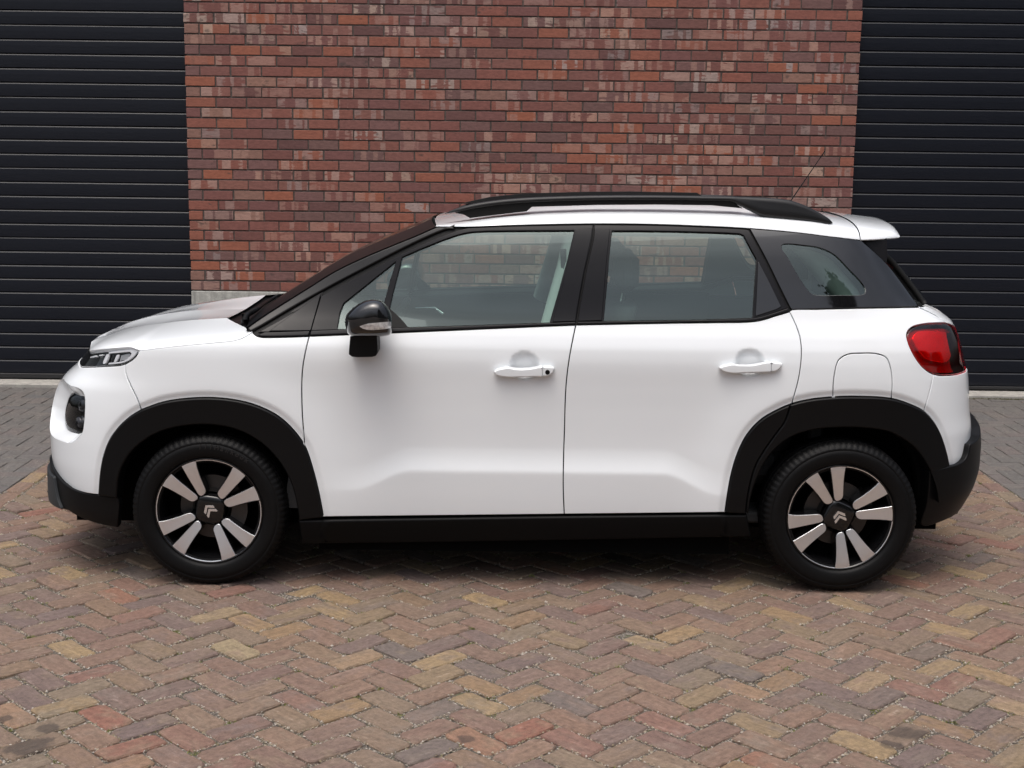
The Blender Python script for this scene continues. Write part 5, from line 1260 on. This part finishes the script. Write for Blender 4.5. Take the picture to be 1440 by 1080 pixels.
def wheel_parts():
    parts = {}
    parts['tyre'] = ground_wheel()
    v, f = lathe([(.2235, -.086), (.2225, -.0885), (.2185, -.0885), (.2150, -.0845), (.2100, -.076), (.2040, -.060), (.1960, -.040), (.1940, .02), (.1940, .085)], 96)
    parts['rim'] = mesh('rim', v, f, M_WBLACK, smooth=True)
    # four pairs of bars: machined faces on black bodies
    half = [(.2190, .0285), (.2165, .0450), (.2120, .0620), (.2050, .0790), (.2000, .0900), (.1925, .0855), (.1750, .0760), (.1500, .0655), (.1200, .0545), (.0950, .0465), (.0800, .0415), (.0720, .0365), (.0670, .0290), (.0655, .0190), (.0670, .0100), (.0730, .0050), (.0830, .0046), (.0950, .0066), (.1200, .0110), (.1600, .0182), (.1950, .0242)]
    def face(q): r = np.hypot(q[0], q[1]); return -.0850 + .016 * np.clip((.2 - r) / .13, 0, 1) ** 1.3
    bars = []; bodies = []
    for A in (37, 127, 217, 307):
        ca, sa = math.cos(math.radians(A)), math.sin(math.radians(A))
        for s in (1, -1):
            P = np.array([(a, b * s) for a, b in half]); P = P if area2(P) > 0 else P[::-1]
            P = dedupe(resample(P, .008), 1e-4)
            def rot(q, y): return (q[0] * ca - q[1] * sa, y, q[0] * sa + q[1] * ca)
            O = inset(P, .0012); B = inset(P, -.0022); n = len(P)
            # quad strip across would be neater; an ngon face follows the gentle dish closely enough
            tri, _, tf, _, _, _ = delaunay_2d_cdt([Vector(p) for p in np.vstack([O, [(x, s * (.020 + .30 * (x - .07))) for x in (.10, .13, .16, .19)]])], [(i, (i + 1) % n) for i in range(n)], [], 1, 1e-6)
            V = [rot(p, face(p)) for p in tri]; F = [tuple(t) for t in tf]
            b0 = len(V); V += [rot(p, face(p)) for p in O] + [rot(p, face(p) + .0016) for p in P]
            F += [(b0 + i, b0 + (i + 1) % n, b0 + n + (i + 1) % n, b0 + n + i) for i in range(n)]
            bars.append((V, F))
            W = [rot(p, face(p) + .0018) for p in B] + [rot(p, face(p) + .050) for p in inset(P, -.006)]
            G = [tuple(range(n))] + [(i, (i + 1) % n, n + (i + 1) % n, n + i) for i in range(n)]
            bodies.append((W, G))
    parts['bars'] = [mesh('spoke_face', V, F, M_ALLOY) for V, F in bars]
    parts['bodies'] = [mesh('spoke', V, F, M_WBLACK) for V, F in bodies]
    lips = []
    for A in (37, 127, 217, 307):      # bright lip between neighbouring pairs
        V = []; F = []; n = 22
        for i in range(n + 1):
            a = math.radians(A + 24.5 + (90 - 49) * i / n)
            for r, y in ((.2135, -.0858), (.2150, -.0866), (.2200, -.0868), (.2212, -.0855)): V.append((r * math.cos(a), y, r * math.sin(a)))
        for i in range(n):
            for j in range(3): F.append((i * 4 + j, i * 4 + j + 1, i * 4 + 5 + j, i * 4 + 4 + j))
        lips.append(mesh('rim_lip', V, [q[::-1] for q in F], M_ALLOY, smooth=True))
    parts['lips'] = lips
    # rounded-square hub cover
    V = []; F = []; n = 48; rg = ((.083, .030), (.080, -.056), (.074, -.064), (.064, -.0675), (.030, -.0685))
    for r, y in rg:
        for k in range(n):
            a = 2 * math.pi * k / n; e = 4.0; rr = r / (abs(math.cos(a)) ** e + abs(math.sin(a)) ** e) ** (1 / e) * .76
            a2 = a + math.radians(-8); V.append((rr * math.cos(a2), y, rr * math.sin(a2)))
    V.append((0, -.0685, 0))
    for k in range(len(rg) - 1):
        for i in range(n): j = (i + 1) % n; F.append((k * n + i, (k + 1) * n + i, (k + 1) * n + j, k * n + j))
    F += [((len(rg) - 1) * n + i, len(V) - 1, (len(rg) - 1) * n + (i + 1) % n) for i in range(n)]
    parts['hub_cap'] = mesh('hub_cap', V, [q[::-1] for q in F], M_WBLACK, smooth=True)
    # double chevron badge
    V = []; F = []
    for dz in (.012, -.010):
        O = [(0, .018), (.029, -.004), (.029, -.017), (.024, -.0165), (0, .004), (-.024, -.0165), (-.029, -.017), (-.029, -.004)]
        I = [(0, .011), (.0265, -.009), (.0265, -.013), (0, .0075), (-.0265, -.013), (-.0265, -.009)]
        n0 = len(V); m = len(O)
        V += [(x, -.0685, z + dz) for x, z in O] + [(x * .97, -.0715, (z - 0) * .97 + dz) for x, z in O] + [(x * .6, -.0738, z * .6 + dz + .001) for x, z in [(0, .0185), (.030, -.006), (.030, -.0165), (.026, -.016), (0, .0065), (-.026, -.016), (-.030, -.0165), (-.030, -.006)]]
        F += [tuple(n0 + m + i for i in range(m))[::-1]]
        F += [(n0 + i, n0 + (i + 1) % m, n0 + m + (i + 1) % m, n0 + m + i) for i in range(m)]
    parts['emblem'] = mesh('emblem', V, F, pmat('bright_emblem', (.86, .87, .89), .24, .9))
    v, f = lathe([(.070, -.030), (.078, -.012), (.082, -.006), (.135, -.004), (.135, .014), (.08, .016)], 64); parts['brake_disc'] = mesh('brake_disc', v, f, M_DISC, smooth=False)
    v, f = lathe([(.0, .05), (.195, .05), (.195, .052)], 48); parts['back_plate'] = mesh('back_plate', v, f, M_DARK)
    b = MB()
    for k in range(10):
        a0 = math.radians(-25 + k * 5); a1 = math.radians(-25 + k * 5 + 5)
        for (r0, r1, y0, y1) in ((.085, .150, -.034, .03),):
            b.add([(r * math.cos(a), y, r * math.sin(a)) for a in (a0, a1) for r in (r0, r1) for y in (y0, y1)], [(0, 1, 3, 2), (4, 6, 7, 5), (0, 4, 5, 1), (2, 3, 7, 6), (0, 2, 6, 4), (1, 5, 7, 3)])
    parts['caliper'] = mesh('caliper', b.v, b.f, M_DISC)
    return parts
WP_ = wheel_parts()
def letters(par, text, r, a0, da, h):
    """raised lettering round the tyre wall"""
    for i, ch in enumerate(text):
        if ch == ' ': continue
        cu = bpy.data.curves.new('lettering', 'FONT'); cu.body = ch; cu.size = h; cu.align_x = 'CENTER'; cu.align_y = 'CENTER'; cu.extrude = .0009; cu.offset = .0006
        if ch != '/': cu.shear = .2
        tmp = bpy.data.objects.new('t', cu); COL.objects.link(tmp)
        bpy.context.view_layer.update(); me = bpy.data.meshes.new_from_object(tmp.evaluated_get(bpy.context.evaluated_depsgraph_get())); bpy.data.objects.remove(tmp)
        me.name = 'lettering'; me.materials.clear(); me.materials.append(M_LET)
        a = math.radians(a0 - da * i)
        o = obj('lettering', me, par); o.location = (r * math.cos(a), -.1032, r * math.sin(a)); o.rotation_euler = (math.pi / 2, 0, 0)
        o.rotation_euler = (Matrix.Rotation(-(a - math.pi / 2), 3, 'Y') @ Matrix.Rotation(math.pi / 2, 3, 'X')).to_euler()
M_LET = pmat('raised_rubber', (.012, .012, .013), .34)
for wi, (wx, wz0) in enumerate(WHEELS):
    for s in (1, -1):
        zc = .3185 if wi == 0 else .3225
        root = empty('wheel', (wx, -.752 * s, zc), (0, 0, 0 if s > 0 else math.pi), car)
        spin = math.radians(0 if wi == 0 else 16) if s > 0 else math.radians(33 * (wi + 1))
        def put(nm, me, sp=True): return obj(nm, me, root, rot=(0, spin if sp else 0, 0))
        put('tyre', WP_['tyre']); put('rim', WP_['rim']); put('hub_cap', WP_['hub_cap'])
        for me in WP_['bodies']: put('spoke', me)
        for me in WP_['bars']: put('spoke_face', me)
        for me in WP_['lips']: put('rim_lip', me)
        o = put('emblem', WP_['emblem']); o.scale = (.86, 1, .86); o.rotation_euler = (0, math.radians(-38 if wi == 0 else -17), 0)
        put('brake_disc', WP_['brake_disc'], False); put('back_plate', WP_['back_plate'], False)
        o = put('caliper', WP_['caliper'], False); o.rotation_euler = (0, math.radians(10 if wi == 0 else -20), 0)
        if wi == 0 and s == 1: letters(root, '///Hankook', .2735, 95, 4.6, .027)
# ------------------------------------------------------------------ car: cabin
def rbox(a, b, ch): m = MB(); m.box(a, b, ch); return m
dash = MB(); dash.prism([(-1.30, .80), (-.72, .70), (-.66, .80), (-.66, .97), (-.72, 1.015), (-.90, 1.035), (-1.25, 1.02)], -.70, .70); dash.build('dashboard', M_INTP, car)
sw = MB(); c = np.array([-.60, -.36, .985]); ax = np.array([-.85, 0, .42]); ax /= np.linalg.norm(ax); u = np.array([0, 1, 0]); w = np.cross(ax, u)
sw.tube([c + (u * math.cos(t) + w * math.sin(t)) * .182 for t in np.linspace(0, 2 * math.pi, 41)], .0155, 10, cap=False)
SW = sw.build('steering_wheel', M_INTP, car, smooth=True)
sp2 = MB(); sp2.tube([c - ax * -.02, c - u * .17], [.03, .016], 8); sp2.build('spoke', M_INTP, SW)
sp2 = MB(); sp2.tube([c - ax * -.02, c + u * .17], [.03, .016], 8); sp2.build('spoke', M_INTP, SW)
sp2 = MB(); sp2.tube([c - ax * -.02, c + w * -.17], [.03, .016], 8); sp2.build('spoke', M_INTP, SW)
sp2 = MB(); sp2.tube([c - ax * .01, c + ax * .03, c + ax * .22], [.06, .05, .03], 12); sp2.build('steering_hub', M_INTP, SW)
def seat(x, y, wid, nm='seat', rear=False):
    S = empty(nm, (x, y, 0), parent=car); hw = wid / 2
    cu = MB(); cu.box((-.28, -hw, .40), (.25, hw, .58), .05); cu.build('cushion', M_INT, S, smooth=False)
    V = []; F = []; n = 12; st = 9
    for i in range(st):
        t = i / (st - 1); zc = .55 + .60 * t; xc = .20 + .24 * t + .02 * math.sin(t * 3); th = .085 - .030 * t; ww = hw * (1 - .16 * t ** 2.2)
        for k in range(n):
            a = 2 * math.pi * k / n; e = .55
            V.append((xc + th * math.copysign(abs(math.cos(a)) ** e, math.cos(a)), ww * math.copysign(abs(math.sin(a)) ** e, math.sin(a)), zc))
    for i in range(st - 1):
        for k in range(n): j = (k + 1) % n; F.append((i * n + k, (i + 1) * n + k, (i + 1) * n + j, i * n + j))
    F += [tuple(range(n)), tuple(range(st * n - 1, st * n - n - 1, -1))]
    obj('backrest', mesh('backrest', V, F, M_INT, smooth=True), S)
    for yo in ((0,) if not rear else (-.36, .36)):
        h = MB(); h.box((.40, yo - .125, 1.20 - .03 * rear), (.50, yo + .125, 1.38 - .04 * rear), .035); h.build('headrest', M_INT, S)
        for d in (-.06, .06): h = MB(); h.tube([(.43, yo + d, 1.10), (.455, yo + d, 1.24)], .007, 6); h.build('post', M_CHROME, S)
seat(-.02, -.36, .50); seat(-.02, .36, .50); seat(.86, 0, 1.26, rear=True)
for s in (1, -1):
    dc = MB(); dc.prism([(-1.0, .32), (-.9, 1.04), (.10, 1.075), (.10, .30)], s * .735, s * .775); DC = dc.build('door_card', M_INTP, car)
    kp = MB(); kp.prism([(-1.30, .80), (-1.30, 1.00), (-1.12, 1.055), (-.96, 1.075), (-.88, 1.07), (-.88, .80)], s * .725, s * .765); kp.build('kick_panel', M_INTP, car)
    dc = MB(); dc.prism([(.14, .30), (.14, 1.075), (.95, 1.085), (.95, .60), (.80, .34)], s * .735, s * .775); DC2 = dc.build('door_card', M_INTP, car)
    hp = MB(); hp.tube([(-.56, s * .725, .985), (-.46, s * .715, .99), (-.42, s * .725, .96)], .009, 8); hp.build('door_pull', M_CHROME, DC, smooth=True)
    bp_ = MB(); bp_.tube([(.10, s * .715, 1.05), (.17, s * .635, 1.32), (.20, s * .575, 1.46)], [.055, .05, .05], 10); bp_.build('pillar_lining', M_INTL, car, smooth=True)
    cp_ = MB(); cp_.tube([(1.46, s * .60, 1.04), (1.34, s * .575, 1.24), (1.16, s * .52, 1.44)], [.085, .07, .06], 10); cp_.build('pillar_lining', M_INTL, car, smooth=True)
    dl_ = MB(); dl_.prism([(1.44, 1.04), (1.56, 1.04), (1.45, 1.34), (1.36, 1.38)], s * .575, s * .60); dl_.build('pillar_lining', M_INTL, car)
    sb_ = MB(); sb_.tube([(.145, s * .655, 1.40), (.16, s * .69, 1.20), (.155, s * .72, .95)], .014, 6); sb_.build('seat_belt', M_INTP, car, smooth=True)
HG = RG[2:-2].copy(); HG[:, :, 2] -= .035; HG = HG[:, 3:]
hd = grid_data(HG); hd = hd if hd[2][:, 2].mean() < 0 else (hd[0], [f[::-1] for f in hd[1]], -hd[2]); whole('headliner', hd, M_INTL)
ps = rbox((1.30, -.62, .98), (1.72, .62, 1.005), .006); ps.build('parcel_shelf', M_INTP, car)
lb = rbox((1.20, -.64, .30), (1.26, .64, 1.0), .01); lb.build('luggage_wall', M_INTP, car)
mi = MB(); mi.box((-.42, -.11, 1.385), (-.39, .11, 1.445), .01); mi.build('inner_mirror', M_INTP, car)
mi = MB(); mi.tube([(-.41, 0, 1.43), (-.43, 0, 1.49)], .012, 8); mi.build('mirror_stalk', M_INTP, car)
fs = rbox((-.86, -.72, .262), (1.2, .72, .31), .01); fs.build('cabin_floor', M_INT, car)

# ------------------------------------------------------------------ trees across the yard, behind the viewer: they show in the glass and the tail lamp
def leaf_material(name, c):
    m, N, L, b = newmat(name); at = N.new('ShaderNodeAttribute'); at.attribute_name = 'tint'
    L.new(mixrgb(N, L, 1.0, c, at.outputs['Color'], 'MULTIPLY'), b.inputs['Base Color']); b.inputs['Roughness'].default_value = .6; return m
M_LEAF = leaf_material('conifer_needles', (.028, .046, .020)); M_BARK = pmat('bark', (.09, .065, .05), .9, noise=.4, nscale=9, bump=.6, bscale=20, bdist=.02)
def tree(x, y, H, R, label, n, conic, seed):
    r = random.Random(seed); T = tag(empty('tree', (x, y, -.06)), label, 'tree', 'trees across the yard', 'thing')
    t = MB(); t.tube([(0, 0, 0), (r.gauss(0, .05), r.gauss(0, .05), H * .4), (r.gauss(0, .08), r.gauss(0, .08), H * .92)], [H * .020, H * .014, H * .004], 9)
    for k in range(16):
        z = H * r.uniform(.22, .85); a = r.uniform(0, 6.28); q = R * (1 - z / H) * .9 if conic else R * .7; t.tube([(0, 0, z), (math.cos(a) * q * .5, math.sin(a) * q * .5, z + q * .15), (math.cos(a) * q, math.sin(a) * q, z + q * .2)], [H * .005, H * .003, H * .0012], 5)
    t.build('trunk', M_BARK, T, smooth=True); V, F, C = [], [], []
    for k in range(n // 14):
        if conic:
            z = H * (1 - r.random() ** .62 * .88); rr = R * ((1 - z / H) ** .8 + .03) * math.sqrt(r.uniform(.15, 1.1)); sp = .20
        else:
            z = H * (.30 + .66 * r.random()); rr = R * math.sqrt(max(.02, 1 - ((z / H - .6) / .42) ** 2)) * math.sqrt(r.uniform(.2, 1.05)); sp = .30
        a = r.uniform(0, 6.28); c = (math.cos(a) * rr, math.sin(a) * rr, z); g = r.uniform(.55, 1.5)
        for _ in range(14):
            p = [c[i] + r.gauss(0, sp) for i in range(3)]; s = r.uniform(.08, .20); u = Vector((r.gauss(0, 1), r.gauss(0, 1), r.gauss(0, .6))).normalized(); w = u.cross(Vector((r.gauss(0, 1), r.gauss(0, 1), r.gauss(0, 1)))).normalized() * .5
            n0 = len(V); V += [tuple(Vector(p) - u * s), tuple(Vector(p) + w * s), tuple(Vector(p) + u * s), tuple(Vector(p) - w * s)]; F.append((n0, n0 + 1, n0 + 2, n0 + 3)); C += [(g, g, g, 1)] * 4
    obj('crown', mesh('crown', V, F, M_LEAF, tint=C), T); return T
tree(8.0, -13.4, 11.4, 5.0, 'dark pointed conifer across the yard, mirrored in the rear quarter light', 42000, True, 3)
tree(21.0, -13.5, 8.2, 3.6, 'taller round tree across the yard, mirrored in the tail light', 14000, False, 5)
tree(24.0, -6.5, 5.6, 3.4, 'lower round tree across the yard, right of the taller round tree', 11000, False, 9)
